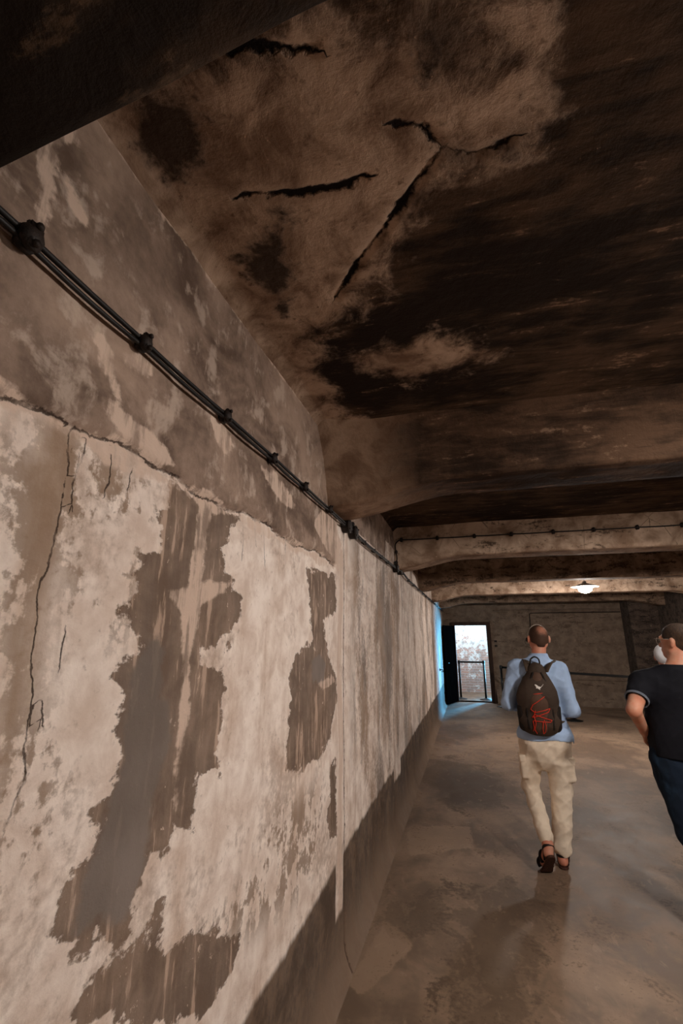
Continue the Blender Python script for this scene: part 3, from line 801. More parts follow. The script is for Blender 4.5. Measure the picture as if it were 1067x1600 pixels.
# ------------------------------------------------------------------ lamps
M_ENAMEL = simple('white_enamel', (220, 216, 206), 0.35, 0.04, 20, 0.1, 0.001)
def lamp(loc, power, label):
    x, y, z = loc
    t = empty('ceiling_lamp', loc)
    tag(t, label, 'ceiling lamp')
    bm = bmesh.new()
    add_cyl(bm, (0, 0, 0.10), (0, 0, CZ - z - 0.02), 0.011, seg=10)
    add_lathe(bm, (0, 0, CZ - z), [(0, 0.02), (0.05, 0.02), (0.05, -0.012), (0.03, -0.03), (0, -0.03)], 20)
    bmobj('hanging_rod', bm, M_IRON, t, smooth=False)
    bm = bmesh.new()
    add_lathe(bm, (0, 0, 0), [(0.028, 0.125), (0.034, 0.09), (0.07, 0.080), (0.215, 0.034), (0.218, 0.028), (0.212, 0.028), (0.065, 0.070), (0.02, 0.08)], 32)
    bmobj('lamp_shade', bm, M_ENAMEL, t, smooth=True)
    bm = bmesh.new()
    add_lathe(bm, (0, 0, 0), [(0.03, 0.06), (0.085, 0.048), (0.108, 0.015), (0.10, -0.03), (0.06, -0.065), (0, -0.08)], 24)
    bmobj('glass_globe', bm, emit('lit_lamp_glass', WARM, power / (math.pi * 0.07)), t, smooth=True)
    return t
LAMP_LABELS = ['lit white lamp hanging near the far end of the room',
               'lit white lamp hanging between the second beam and the first, right of the picture',
               'lit white lamp hanging nearest the camera in front of the first beam',
               'lit white lamp hanging behind the camera']
for l, p, s in zip(LAMP_SPOTS, LAMP_POWER, LAMP_LABELS): lamp(l, p, s)

# ------------------------------------------------------------------ queue barriers
def post(loc, label, h=0.98, group=None):
    t = empty('barrier_post', loc)
    tag(t, label, 'barrier post', group)
    bm = bmesh.new()
    add_lathe(bm, (0, 0, 0), [(0, 0), (0.165, 0), (0.17, 0.006), (0.165, 0.014), (0.06, 0.034), (0.034, 0.05), (0, 0.05)], 28)
    bmobj('base', bm, M_BLACK, t, smooth=True)
    bm = bmesh.new(); add_cyl(bm, (0, 0, 0.03), (0, 0, h - 0.07), 0.027, seg=20)
    bmobj('pole', bm, M_BLACK, t, smooth=True)
    bm = bmesh.new()
    add_lathe(bm, (0, 0, 0), [(0, h - 0.09), (0.034, h - 0.09), (0.036, h - 0.085), (0.036, h - 0.008), (0.03, h), (0, h)], 20)
    bmobj('belt_head', bm, M_BLACK, t, smooth=True)
    return t
def belt(a, b, z, label, sag=0.0):
    a, b = Vector((a[0], a[1], 0)), Vector((b[0], b[1], 0))
    d = (b - a).normalized()
    bm = bmesh.new()
    pts = [a + d * 0.037 + (b - a - d * 0.074) * (i / 12) + Vector((0, 0, z - sag * 4 * (i / 12) * (1 - i / 12))) for i in range(13)]
    n = d.cross(Vector((0, 0, 1))) * 0.0015
    r = [[bm.verts.new(p + Vector((0, 0, s * 0.024)) + n * q) for s, q in ((-1, -1), (1, -1), (1, 1), (-1, 1))] for p in pts]
    for u, v in zip(r, r[1:]):
        for k in range(4): bm.faces.new((u[k], u[(k + 1) % 4], v[(k + 1) % 4], v[k]))
    bm.faces.new(r[0][::-1]); bm.faces.new(r[-1])
    o = bmobj('barrier_belt', bm, M_BLACK)
    return tag(o, label, 'barrier belt')
post((-0.40, 14.16, 0), 'black barrier post in the doorway, left of the two', 1.03)
post((0.27, 14.13, 0), 'black barrier post in the doorway, right of the two', 1.03)
belt((-0.40, 14.16), (0.27, 14.13), 0.985, 'black belt stretched between the two posts in the doorway')
P1, P2, P3 = (0.66, 12.85), (1.93, 11.2), (3.35, 10.1)
post((*P1, 0), 'black barrier post in the room just left of the man with the backpack')
post((*P2, 0), 'black barrier post behind the backpack man, round base showing past his elbow')
post((*P3, 0), 'black barrier post hidden behind the man in the dark shirt')
belt(P1, P2, 0.935, 'black barrier belt passing behind the man with the backpack')
belt(P2, P3, 0.935, 'black barrier belt between the two men, in front of the far wall')

# ------------------------------------------------------------------ people: smooth-union volumes turned into one continuous surface
def prim_d(p, X, Y, Z):
    k = p[0]
    if k == 'c':                                  # tapered capsule: a, b, ra, rb, (flatten axis scale sx, sy)
        _, a, b, ra, rb, sc = p
        ax, ay, az = a; bx_, by_, bz = b
        x, y, z = (X - ax) / sc[0], (Y - ay) / sc[1], Z - az
        dx, dy, dz = (bx_ - ax) / sc[0], (by_ - ay) / sc[1], bz - az
        l2 = max(dx * dx + dy * dy + dz * dz, 1e-9)
        t = np.clip((x * dx + y * dy + z * dz) / l2, 0, 1)
        d = np.sqrt((x - dx * t) ** 2 + (y - dy * t) ** 2 + (z - dz * t) ** 2)
        return (d - (ra + (rb - ra) * t)) * min(sc[0], sc[1], 1)
    if k == 'e':                                  # ellipsoid: centre, radii, rotation matrix or None
        _, c, r, R = p
        x, y, z = X - c[0], Y - c[1], Z - c[2]
        if R is not None:
            x, y, z = (R[0][0] * x + R[1][0] * y + R[2][0] * z, R[0][1] * x + R[1][1] * y + R[2][1] * z, R[0][2] * x + R[1][2] * y + R[2][2] * z)
        k0 = np.sqrt((x / r[0]) ** 2 + (y / r[1]) ** 2 + (z / r[2]) ** 2)
        k1 = np.sqrt((x / r[0] ** 2) ** 2 + (y / r[1] ** 2) ** 2 + (z / r[2] ** 2) ** 2) + 1e-9
        return k0 * (k0 - 1) / k1
    if k == 'b':                                  # rounded box: centre, half sizes, rounding, rotation
        _, c, h, rd, R = p
        x, y, z = X - c[0], Y - c[1], Z - c[2]
        if R is not None:
            x, y, z = (R[0][0] * x + R[1][0] * y + R[2][0] * z, R[0][1] * x + R[1][1] * y + R[2][1] * z, R[0][2] * x + R[1][2] * y + R[2][2] * z)
        qx, qy, qz = np.abs(x) - h[0] + rd, np.abs(y) - h[1] + rd, np.abs(z) - h[2] + rd
        return np.sqrt(np.maximum(qx, 0) ** 2 + np.maximum(qy, 0) ** 2 + np.maximum(qz, 0) ** 2) + np.minimum(np.maximum(qx, np.maximum(qy, qz)), 0) - rd

def prim_box(p):
    if p[0] == 'c':
        r = max(p[3], p[4])
        rx, ry = r * max(p[5][0], 1), r * max(p[5][1], 1)
        return [(min(p[1][i], p[2][i]) - (rx, ry, r)[i], max(p[1][i], p[2][i]) + (rx, ry, r)[i]) for i in range(3)]
    r = max(p[2]) if p[3 if p[0] == 'e' else 4] is not None else None
    return [(p[1][i] - (r * 1.75 if r else p[2][i]), p[1][i] + (r * 1.75 if r else p[2][i])) for i in range(3)]

def smin(a, b, k):
    h = np.maximum(k - np.abs(a - b), 0) / k
    return np.minimum(a, b) - h * h * k * 0.25

def build_field(prims, h, pad=0.05):
    """prims: list of (prim, blend, op) with op '+' union or '-' subtract"""
    bx_ = np.array([prim_box(p) for p, k, op in prims if op == '+'])
    lo, hi = bx_[:, :, 0].min(0) - pad, bx_[:, :, 1].max(0) + pad
    ax = [np.arange(lo[i], hi[i] + h, h) for i in range(3)]
    F = np.full([len(a) for a in ax], 0.5, np.float32)
    for p, k, op in prims:
        b = prim_box(p)
        m = 0.07 + k
        s = [slice(max(0, int((b[i][0] - m - lo[i]) / h)), max(0, int((b[i][1] + m - lo[i]) / h) + 2)) for i in range(3)]
        if any(q.start >= q.stop for q in s): continue
        X, Y, Z = np.meshgrid(ax[0][s[0]], ax[1][s[1]], ax[2][s[2]], indexing='ij')
        if X.size == 0: continue
        d = prim_d(p, X.astype(np.float32), Y.astype(np.float32), Z.astype(np.float32))
        if op == '+': F[s[0], s[1], s[2]] = smin(F[s[0], s[1], s[2]], d, k)
        else: F[s[0], s[1], s[2]] = -smin(-F[s[0], s[1], s[2]], d, k)
    return F, lo, ax

def surface_nets(F, lo, h, name, mat, parent=None):
    nx, ny, nz = F.shape
    F[0], F[-1], F[:, 0], F[:, -1], F[:, :, 0], F[:, :, -1] = .5, .5, .5, .5, .5, .5
    ins = F < 0
    acc = np.zeros((nx - 1, ny - 1, nz - 1, 3), np.float32)
    cnt = np.zeros((nx - 1, ny - 1, nz - 1), np.float32)
    sl = lambda o, n: slice(o, n - 1 + o)
    for axis in range(3):
        o1, o2 = [a for a in range(3) if a != axis]
        for i in (0, 1):
            for j in (0, 1):
                off = [0, 0, 0]; off[o1] = i; off[o2] = j
                off2 = list(off); off2[axis] = 1
                A = F[sl(off[0], nx), sl(off[1], ny), sl(off[2], nz)]
                B = F[sl(off2[0], nx), sl(off2[1], ny), sl(off2[2], nz)]
                m = (A < 0) != (B < 0)
                t = np.where(m, A / np.where(m, A - B, 1), 0)
                for c in range(3):
                    acc[..., c] += m * (off[c] + (t if c == axis else 0))
                cnt += m
    act = cnt > 0
    ids = np.full(act.shape, -1, np.int64)
    ids[act] = np.arange(act.sum())
    base = np.argwhere(act).astype(np.float32)
    V = (base + acc[act] / cnt[act][:, None]) * h + np.array(lo, np.float32)
    quads = []
    for axis in range(3):
        o1, o2 = [(1, 2), (2, 0), (0, 1)][axis]
        s0 = [slice(1, n - 1) for n in F.shape]; s0[axis] = slice(0, F.shape[axis] - 1)
        s1 = list(s0); s1[axis] = slice(1, F.shape[axis])
        a, b = ins[tuple(s0)], ins[tuple(s1)]
        m = np.argwhere(a != b)
        if not len(m): continue
        flip = a[tuple(m.T)]
        g = m.copy()
        for q in range(3):
            if q != axis: g[:, q] += 1
        def cell(d1, d2):
            c = g.copy(); c[:, o1] -= d1; c[:, o2] -= d2
            return ids[tuple(c.T)]
        Q = np.stack([cell(1, 1), cell(0, 1), cell(0, 0), cell(1, 0)], -1)
        Q[~flip] = Q[~flip][:, ::-1]
        quads.append(Q)
    Q = np.concatenate(quads)
    Q = Q[(Q >= 0).all(1)]
    # one light smoothing pass takes the voxel steps out
    for _ in range(2):
        s = np.zeros_like(V); c = np.zeros(len(V), np.float32)
        for i in range(4):
            np.add.at(s, Q[:, i], V[Q[:, (i + 1) % 4]]); np.add.at(c, Q[:, i], 1)
            np.add.at(s, Q[:, i], V[Q[:, (i - 1) % 4]]); np.add.at(c, Q[:, i], 1)
        V = V * 0.55 + 0.45 * s / np.maximum(c, 1)[:, None]
    me = bpy.data.meshes.new(name)
    me.vertices.add(len(V)); me.vertices.foreach_set('co', V.astype(np.float32).ravel())
    me.loops.add(Q.size); me.loops.foreach_set('vertex_index', Q.ravel().astype(np.int32))
    me.polygons.add(len(Q)); me.polygons.foreach_set('loop_start', (np.arange(len(Q)) * 4).astype(np.int32))
    me.update(calc_edges=True)
    me.validate()
    return link(name, me, mat, parent)

def C(a, b, ra, rb=None, k=0.03, sc=(1, 1), op='+'): return (('c', a, b, ra, ra if rb is None else rb, sc), k, op)
def E_(c, r, k=0.03, R=None, op='+'): return (('e', c, r, R), k, op)
def B_(c, h, rd=0.01, k=0.01, R=None, op='+'): return (('b', c, h, rd, R), k, op)

def rotz(a): return [list(r) for r in Matrix.Rotation(a, 3, 'Z')]

def head_prims(c, yaw=0.0, pitch=0.0, s=1.0):
    """c = centre of the skull; yaw turns the face (0 looks along +y)"""
    M = Matrix.Rotation(yaw, 3, 'Z') @ Matrix.Rotation(pitch, 3, 'X')
    R = [list(r) for r in M]
    P = lambda x, y, z: tuple(Vector(c) + M @ Vector((x, y, z)) * s)
    q = lambda *v: tuple(i * s for i in v)
    return [
        E_(P(0, -0.012, 0.018), q(0.077, 0.096, 0.092), 0.02, R),
        E_(P(0, 0.035, -0.03), q(0.066, 0.062, 0.075), 0.03, R),
        E_(P(0, 0.060, -0.082), q(0.038, 0.032, 0.028), 0.03, R),                 # chin
        C(P(-0.056, 0.01, -0.055), P(-0.03, 0.062, -0.085), 0.018 * s, 0.016 * s, 0.025), C(P(0.056, 0.01, -0.055), P(0.03, 0.062, -0.085), 0.018 * s, 0.016 * s, 0.025),
        C(P(-0.045, 0.078, 0.022), P(0.045, 0.078, 0.022), 0.012 * s, k=0.018),      # brow
        C(P(0, 0.090, 0.008), P(0, 0.112, -0.028), 0.007 * s, 0.013 * s, 0.012),      # nose
        E_(P(-0.012, 0.100, -0.032), q(0.009, 0.010, 0.008), 0.008, R), E_(P(0.012, 0.100, -0.032), q(0.009, 0.010, 0.008), 0.008, R),
        E_(P(-0.032, 0.094, 0.002), q(0.016, 0.016, 0.011), 0.012, R, '-'), E_(P(0.032, 0.094, 0.002), q(0.016, 0.016, 0.011), 0.012, R, '-'),
        E_(P(-0.032, 0.072, 0.001), q(0.014, 0.014, 0.013), 0.004, R), E_(P(0.032, 0.072, 0.001), q(0.014, 0.014, 0.013), 0.004, R),
        C(P(-0.020, 0.093, -0.055), P(0.020, 0.093, -0.055), 0.008 * s, k=0.01), C(P(-0.018, 0.091, -0.066), P(0.018, 0.091, -0.066), 0.008 * s, k=0.006),
        C(P(-0.022, 0.103, -0.0605), P(0.022, 0.103, -0.0605), 0.003 * s, k=0.004, op='-'),
        E_(P(-0.086, -0.010, -0.010), q(0.013, 0.018, 0.033), 0.008, R), E_(P(0.086, -0.010, -0.010), q(0.013, 0.018, 0.033), 0.008, R),
        E_(P(-0.098, 0.000, -0.008), q(0.006, 0.010, 0.018), 0.005, R, '-'), E_(P(0.098, 0.000, -0.008), q(0.006, 0.010, 0.018), 0.005, R, '-'),
    ], P, R

def hand_prims(wrist, palm_dir, palm_normal, side, curl=0.5, s=1.0):
    """a palm, four fingers of unequal length with two bends, and a thumb leaving the side of the palm.
    palm_normal points out of the palm; side = +1 when the thumb lies along normal x dir"""
    d = Vector(palm_dir).normalized()
    n = Vector(palm_normal); n = (n - d * n.dot(d)).normalized()
    t = n.cross(d).normalized() * side                       # towards the thumb
    w = Vector(wrist)
    out = [C(tuple(w - d * 0.01), tuple(w + d * 0.03), 0.026 * s, 0.025 * s, 0.02)]
    for i, o in enumerate((0.030, 0.010, -0.010, -0.029)):
        out.append(C(tuple(w + d * 0.02 + t * o * 0.5), tuple(w + d * 0.088 * s + t * o * s), 0.0155 * s, 0.0115 * s, 0.012))
    for i, (o, L) in enumerate(((0.031, 0.072), (0.0105, 0.080), (-0.0105, 0.074), (-0.031, 0.058))):
        p = w + d * (0.090 - 0.004 * abs(i - 1)) * s + t * o * s
        a = curl * (0.55 + 0.08 * i)
        for j, f in enumerate((0.46, 0.30, 0.24)):
            q = p + (d * math.cos(a) + n * math.sin(a)) * L * f * s
            out.append(C(tuple(p), tuple(q), (0.0095 - 0.0010 * j) * s, (0.0088 - 0.0010 * j) * s, 0.004))
            p = q
            a += curl * (0.9 - 0.15 * j)
    p = w + d * 0.030 * s + t * 0.024 * s
    q = p + (t * 0.75 + d * 0.65 + n * 0.15).normalized() * 0.040 * s
    r = q + (t * 0.30 + d * 0.9 + n * 0.35 * (0.5 + curl)).normalized() * 0.032 * s
    u = r + (d * 0.95 + n * 0.45 * (0.5 + curl) - t * 0.05).normalized() * 0.025 * s
    out += [C(tuple(p), tuple(q), 0.015 * s, 0.0115 * s, 0.012), C(tuple(q), tuple(r), 0.0112 * s, 0.0105 * s, 0.004), C(tuple(r), tuple(u), 0.0105 * s, 0.008 * s, 0.004)]
    return out

def body_mesh(prims, name, mat, parent, h, cut=None, wrinkle=0.0, seed=0):
    F, lo, ax = build_field(prims, h)
    if cut is not None or wrinkle:
        X, Y, Z = np.meshgrid(*ax, indexing='ij')
        if wrinkle:
            rng = np.random.RandomState(seed)
            w = np.zeros_like(F)
            for i in range(9):
                f = rng.uniform(12, 42); a = rng.uniform(0, 6.28, 3)
                dx, dy, dz = rng.uniform(-1, 1, 3); dz *= 1.4
                l = math.sqrt(dx * dx + dy * dy + dz * dz)
                ph = (X * dx + Y * dy + Z * dz) / l * f + 1.6 * np.sin(X * 9 + a[0]) + 1.3 * np.sin(Z * 7 + a[1]) + np.sin(Y * 11 + a[2])
                w += (1 - np.abs(np.sin(ph))) ** 2 * rng.uniform(0.4, 1)
            F += (w - w.mean()).astype(np.float32) * -wrinkle
        if cut is not None: F = np.maximum(F, cut(X, Y, Z).astype(np.float32))
    return surface_nets(F, lo, h, name, mat, parent)

def cloth_material(name, rgb, scale=1.0, rough=0.9, var=0.08, weave=900, patch=None):
    n = NT(name)
    o = n.obj()
    f = n.noise(o, 6, 5)
    base = n.mix(n.ramp(f, 0.35, 0.65), tuple(c * (1 - var) for c in lin(rgb)[:3]) + (1,), tuple(min(1, c * (1 + var)) for c in lin(rgb)[:3]) + (1,))
    if patch: base = n.mix(n.ramp(n.noise(n.mapping(o, (1, 1, 0.4)), 9, 4), 0.5, 0.68, 0, 0.7), base, lin(patch))
    h = n.math('ADD', n.noise(o, weave, 2), n.math('MULTIPLY', n.noise(o, 22, 4, 0.6, 0.8), 2.0))
    return n.done(base, rough, n.bump(h, 0.35, 0.004), spec=0.15)

def skin_material(name, rgb):
    n = NT(name)
    o = n.obj()
    base = n.mix(n.ramp(n.noise(o, 14, 4), 0.35, 0.65), lin(rgb), lin((rgb[0], rgb[1] * 0.88, rgb[2] * 0.84)))
    n.b.inputs['Subsurface Weight'].default_value = 0.08
    n.b.inputs['Subsurface Radius'].default_value = (0.01, 0.004, 0.002)
    return n.done(base, 0.5, n.bump(n.noise(o, 260, 3), 0.2, 0.001), spec=0.35)

M_SKIN = skin_material('fair_skin', (208, 152, 128))
M_SKIN2 = skin_material('tanned_skin', (208, 156, 130))
M_SHIRT = cloth_material('light_blue_shirt_cotton', (172, 196, 230))
M_TROUSER = cloth_material('cream_cotton_trousers', (238, 220, 198))
M_TEE = cloth_material('navy_black_cotton', (20, 20, 26), rough=0.85)
M_TRIM = cloth_material('pale_blue_rib_trim', (120, 128, 140))
M_JEANS = cloth_material('dark_blue_denim', (24, 34, 48), patch=(34, 54, 74))
M_HAIRD = simple('short_dark_hair', (54, 38, 28), 0.75, 0.3, 260, 1.0, 0.003, stretch=(1, 1, 0.3))
M_HAIRB = simple('brown_hair', (66, 46, 30), 0.6, 0.35, 160, 1.0, 0.006, stretch=(1, 1, 0.25))
M_LEATHER = simple('black_sandal_leather', (26, 20, 18), 0.55, 0.15, 60, 0.4, 0.001)
M_SOLE = simple('brown_rubber_sole', (70, 40, 28), 0.7, 0.2, 60, 0.4, 0.002)
M_PLASTIC = simple('black_plastic', (20, 18, 18), 0.4, 0.1, 50, 0.1, 0.0005)
M_PALE = simple('pale_metal_band', (190, 176, 160), 0.35, 0.05, 50, 0.05, 0.0005, metal=0.5)
M_EYEW = simple('eye_white', (225, 220, 214), 0.25, 0.03, 20, 0.0, 0.0005)
M_IRIS = simple('dark_iris', (50, 34, 24), 0.2, 0.1, 20, 0.0, 0.0005)

def eyes(parent, P):
    for sx in (-1, 1):
        bm = bmesh.new(); add_ball(bm, P(sx * 0.032, 0.0775, 0.001), 0.0115, seg=16)
        e = bmobj('eye', bm, M_EYEW, parent, smooth=True)
        bm = bmesh.new(); add_ball(bm, P(sx * 0.032, 0.0845, 0.001), 0.0052, seg=12)
        bmobj('iris', bm, M_IRIS, e, smooth=True)

def foot_prims(ankle, toe, r=0.036):
    """ankle centre above the heel, toe = tip on the ground"""
    a, t = Vector(ankle), Vector(toe)
    return a, t

# ------------------------------------------------------------------ the man with the backpack
man = empty('person', (0.520, 4.40, 0))
tag(man, 'person in a light blue shirt and cream cargo trousers, walking away with a backpack on', 'person')
hc = (0.037, 0.03, 1.668)
HP, HPt, HR = head_prims(hc, 0.12, 0.0, 0.98)
Lsh, Lel, Lwr = (-0.170, -0.01, 1.425), (-0.262, -0.06, 1.145), (-0.150, 0.185, 1.10)
Rsh, Rel, Rwr = (0.165, -0.01, 1.40), (0.215, -0.07, 1.115), (0.10, 0.175, 1.10)
Lhip, Lkn, Lan = (-0.098, 0.0, 0.90), (-0.138, 0.085, 0.500), (-0.085, -0.240, 0.205)
Rhip, Rkn, Ran = (0.092, 0.0, 0.90), (0.085, 0.020, 0.50), (0.030, -0.040, 0.090)
torso = lambda g: [
    C((0, 0.0, 0.92), (0, 0.0, 1.06), 0.150 + g, 0.138 + g, 0.05, (1, 0.72)),
    C((0, 0.0, 1.06), (0, 0.0, 1.30), 0.138 + g, 0.160 + g, 0.06, (1, 0.70)),
    C((-0.10, -0.005, 1.385), (0.10, -0.005, 1.37), 0.076 + g, 0.076 + g, 0.08),
    C((-0.01, -0.01, 1.44), (0.02, 0.01, 1.50), 0.070 + g, 0.060 + g, 0.06)]
arms = lambda g: [
    C(Lsh, Lel, 0.058 + g, 0.043 + g, 0.03), C(Lel, Lwr, 0.043 + g, 0.030 + g, 0.012),
    C(Rsh, Rel, 0.058 + g, 0.043 + g, 0.03), C(Rel, Rwr, 0.043 + g, 0.030 + g, 0.012)]
legs = lambda g: [
    C(Lhip, Lkn, 0.086 + g, 0.056 + g, 0.04), C(Lkn, Lan, 0.054 + g, 0.036 + g, 0.02),
    C(Rhip, Rkn, 0.086 + g, 0.058 + g, 0.04), C(Rkn, Ran, 0.056 + g, 0.038 + g, 0.02)]
bp = torso(-0.014) + arms(-0.012) + legs(-0.014)
bp += [C((0.005, 0.0, 1.44), (0.034, 0.012, 1.60), 0.060, 0.056, 0.03)] + HP
bp += [C(Lwr, Lwr, 0.026, k=0.02), C(Rwr, Rwr, 0.026, k=0.02)]
bp += hand_prims((-0.135, 0.205, 1.10), (0.85, 0.5, 0.15), (0.3, -0.6, 0.7), 1, 0.9)
bp += hand_prims((0.085, 0.190, 1.10), (-0.85, 0.5, 0.15), (-0.3, -0.6, 0.7), -1, 0.9)
def foot(ank, heel, ball, tip, toeside):
    h, b, t = Vector(heel), Vector(ball), Vector(tip)
    out = [C(ank, heel, 0.034, 0.030, 0.02), C(heel, ball, 0.030, 0.030, 0.02, (1.05, 1)), C(ank, tuple((Vector(ank) * 0.3 + b * 0.7)), 0.032, 0.030, 0.03)]
    side = (t - b).cross(Vector((0, 0, 1))).normalized() * toeside
    for i in range(5):
        o = side * (0.024 - 0.0125 * i)
        out.append(C(tuple(b + o * 0.9), tuple(t + o - (t - b).normalized() * 0.006 * i), 0.014 - 0.001 * i, 0.0105 if i else 0.013, 0.006))
    return out
# left foot: heel raised behind, rolling over the toes; right foot flat
Lheel, Lball, Ltip = (-0.090, -0.262, 0.158), (-0.110, -0.180, 0.060), (-0.114, -0.118, 0.028)
Rheel, Rball, Rtip = (0.030, -0.065, 0.045), (0.052, 0.070, 0.042), (0.064, 0.145, 0.034)
bp += foot(Lan, Lheel, Lball, Ltip, -1) + foot(Ran, Rheel, Rball, Rtip, 1)
body = body_mesh(bp, 'body', M_SKIN, man, 0.006)
eyes(man, HPt)

# shirt, untucked over the hips, with collar
def shirt_cut(X, Y, Z):
    hem = (0.885 + 0.012 * np.sin(X * 14) - 0.02 * (X > 0) * np.clip(X / 0.15, 0, 1)) - Z
    hem = np.where(np.abs(X) > 0.21, -1, hem)
    neck = 0.058 - np.sqrt((X - 0.024) ** 2 + (Y - 0.010) ** 2)
    neck = np.where(Z > 1.47, neck, -1)
    return np.maximum(hem, neck)
sp = torso(0.014) + [E_((-0.092, -0.01, 0.90), (0.122, 0.118, 0.085), 0.03), E_((0.092, -0.01, 0.90), (0.118, 0.118, 0.085), 0.03), C((0, 0.0, 0.86), (0, 0.0, 1.0), 0.190, 0.164, 0.04, (1, 0.74))]
sp += [C(Lsh, Lel, 0.072, 0.058, 0.04), C(Lel, tuple(Vector(Lel).lerp(Vector(Lwr), 0.93)), 0.058, 0.042, 0.015),
       C(Rsh, Rel, 0.072, 0.062, 0.04), C(Rel, tuple(Vector(Rel).lerp(Vector(Rwr), 0.93)), 0.060, 0.042, 0.015)]
sp += [C((0.01, 0.005, 1.46), (0.026, 0.010, 1.535), 0.080, 0.070, 0.02)]
def shirt_cut2(X, Y, Z):
    return np.maximum(shirt_cut(X, Y, Z), Z - (1.545 - 0.10 * np.clip(Y + 0.02, 0, 0.2)))
shirt = body_mesh(sp, 'shirt', M_SHIRT, man, 0.006, shirt_cut2, 0.0060, 3)

# trousers
tp = [C((0.0, 0.0, 0.80), (0, 0.0, 0.96), 0.172, 0.158, 0.03, (1, 0.72)),
      E_((-0.082, -0.055, 0.845), (0.088, 0.078, 0.095), 0.03), E_((0.078, -0.055, 0.845), (0.088, 0.078, 0.095), 0.03),
      C(Lhip, Lkn, 0.100, 0.068, 0.03), C(Lkn, tuple(Vector(Lkn).lerp(Vector(Lan), 0.90)), 0.066, 0.052, 0.02),
      C(Rhip, Rkn, 0.102, 0.082, 0.03), C(Rkn, (0.036, -0.035, 0.12), 0.080, 0.066, 0.02),
      B_((0.160, -0.005, 0.66), (0.030, 0.065, 0.085), 0.02, 0.02), B_((-0.178, 0.015, 0.66), (0.030, 0.065, 0.085), 0.02, 0.02)]
dl = (Vector(Lan) - Vector(Lkn)).normalized()
def trouser_cut(X, Y, Z):
    l = (X - Lan[0]) * dl.x + (Y - Lan[1]) * dl.y + (Z - Lan[2]) * dl.z
    l = np.where((X < -0.06) & (Z < 0.4), l - 0.010, -1)
    r = np.where(X > -0.075, 0.062 + 0.1 * np.clip(-Y - 0.02, -1, 0) * 0.3 - Z, -1)
    return np.maximum(np.maximum(Z - 0.985, l), r)
trousers = body_mesh(tp, 'trousers', M_TROUSER, man, 0.006, trouser_cut, 0.0062, 12)
# cargo pockets with flaps on the outer thighs
for sx, hx, z, lab in ((1, 0.166, 0.66, 1), (-1, -0.184, 0.66, 0)):
    R = Matrix.Rotation(sx * 0.12, 3, 'Y')
    pk = bmesh.new(); add_box(pk, (hx + sx * 0.004, -0.006 if sx > 0 else 0.012, z + 0.070), (0.052, 0.142, 0.050), R)
    bmobj('pocket_flap', pk, M_TROUSER, trousers, bevel=0.006, smooth=True)
# seat seam
bm = bmesh.new()
pts = []
for z in np.linspace(0.90, 0.76, 9): pts.append((-0.002, -0.118 + 0.25 * (z - 0.84) ** 2 + (0.9 - z) * 0.06, z))
add_tube(bm, pts, 0.003, 6)
bmobj('seat_seam', bm, M_TROUSER, trousers, smooth=True)

# hair: cropped, thin on the crown
hp = [E_(HPt(0, -0.014, 0.018), (0.0775, 0.0965, 0.0915), 0.01, HR), E_(HPt(0, -0.045, -0.035), (0.060, 0.055, 0.045), 0.03, HR)]
hM = (Matrix(HR)).inverted()
def hair_cut(X, Y, Z):
    x, y, z = X - hc[0], Y - hc[1], Z - hc[2]
    lx = hM[0][0] * x + hM[0][1] * y; ly = hM[1][0] * x + hM[1][1] * y
    a = ly - 0.055 + 0.5 * np.clip(-z, 0, 1)                      # hairline in front
    b = -0.074 - z + 0.6 * np.abs(lx) * (np.abs(lx) > 0.03)                                               # nape
    ear = np.where((np.abs(lx) > 0.055) & (z < 0.012), ly + 0.020, -1)
    return np.maximum(np.maximum(a, b), ear)
def buzz_material():
    n = NT('thinning_cropped_hair')
    o = n.obj()
    d = n.n('ShaderNodeVectorMath', operation='DISTANCE')
    n.put(d.inputs[0], o); d.inputs[1].default_value = HPt(0.012, -0.075, 0.060)
    f = n.math('ADD', d.outputs['Value'], n.math('MULTIPLY', n.math('SUBTRACT', n.noise(o, 45, 4), 0.5), 0.03))
    col = n.mix(n.ramp(f, 0.015, 0.060), lin((176, 118, 94)), n.mix(n.noise(o, 300, 3), lin((44, 30, 23)), lin((92, 64, 48))))
    return n.done(col, 0.65, n.bump(n.noise(o, 420, 2), 0.5, 0.001), spec=0.25)
hair = body_mesh(hp, 'hair', buzz_material(), man, 0.004, hair_cut)

# headset: pale band over the head, ear cushion and a thin microphone arm on the left
hs = empty('headset', (0.565, 4.40, 0)); hs.location = (0, 0, 0); hs.parent = man
bm = bmesh.new()
arc = [HPt(0.083 * math.sin(a), 0.012, 0.012 + 0.104 * math.cos(a)) for a in np.linspace(-1.75, 1.75, 30)]
add_tube(bm, arc, 0.0028, 8, 2.0)
bmobj('headband', bm, M_PALE, hs, smooth=True)
for sx in (-1,):
    bm = bmesh.new()
    add_ball(bm, HPt(sx * 0.094, 0.022, -0.014), 0.018, (0.6, 1, 1), 16)
    bmobj('ear_cushion', bm, M_PLASTIC, hs, smooth=True)
bm = bmesh.new()
add_tube(bm, smooth_path([HPt(-0.100, 0.010, -0.015), HPt(-0.106, 0.050, -0.03), HPt(-0.085, 0.100, -0.052), HPt(-0.05, 0.125, -0.06)], 6), 0.0025, 6)
add_ball(bm, HPt(-0.046, 0.127, -0.061), 0.008, seg=10)
bmobj('microphone_arm', bm, M_PLASTIC, hs, smooth=True)
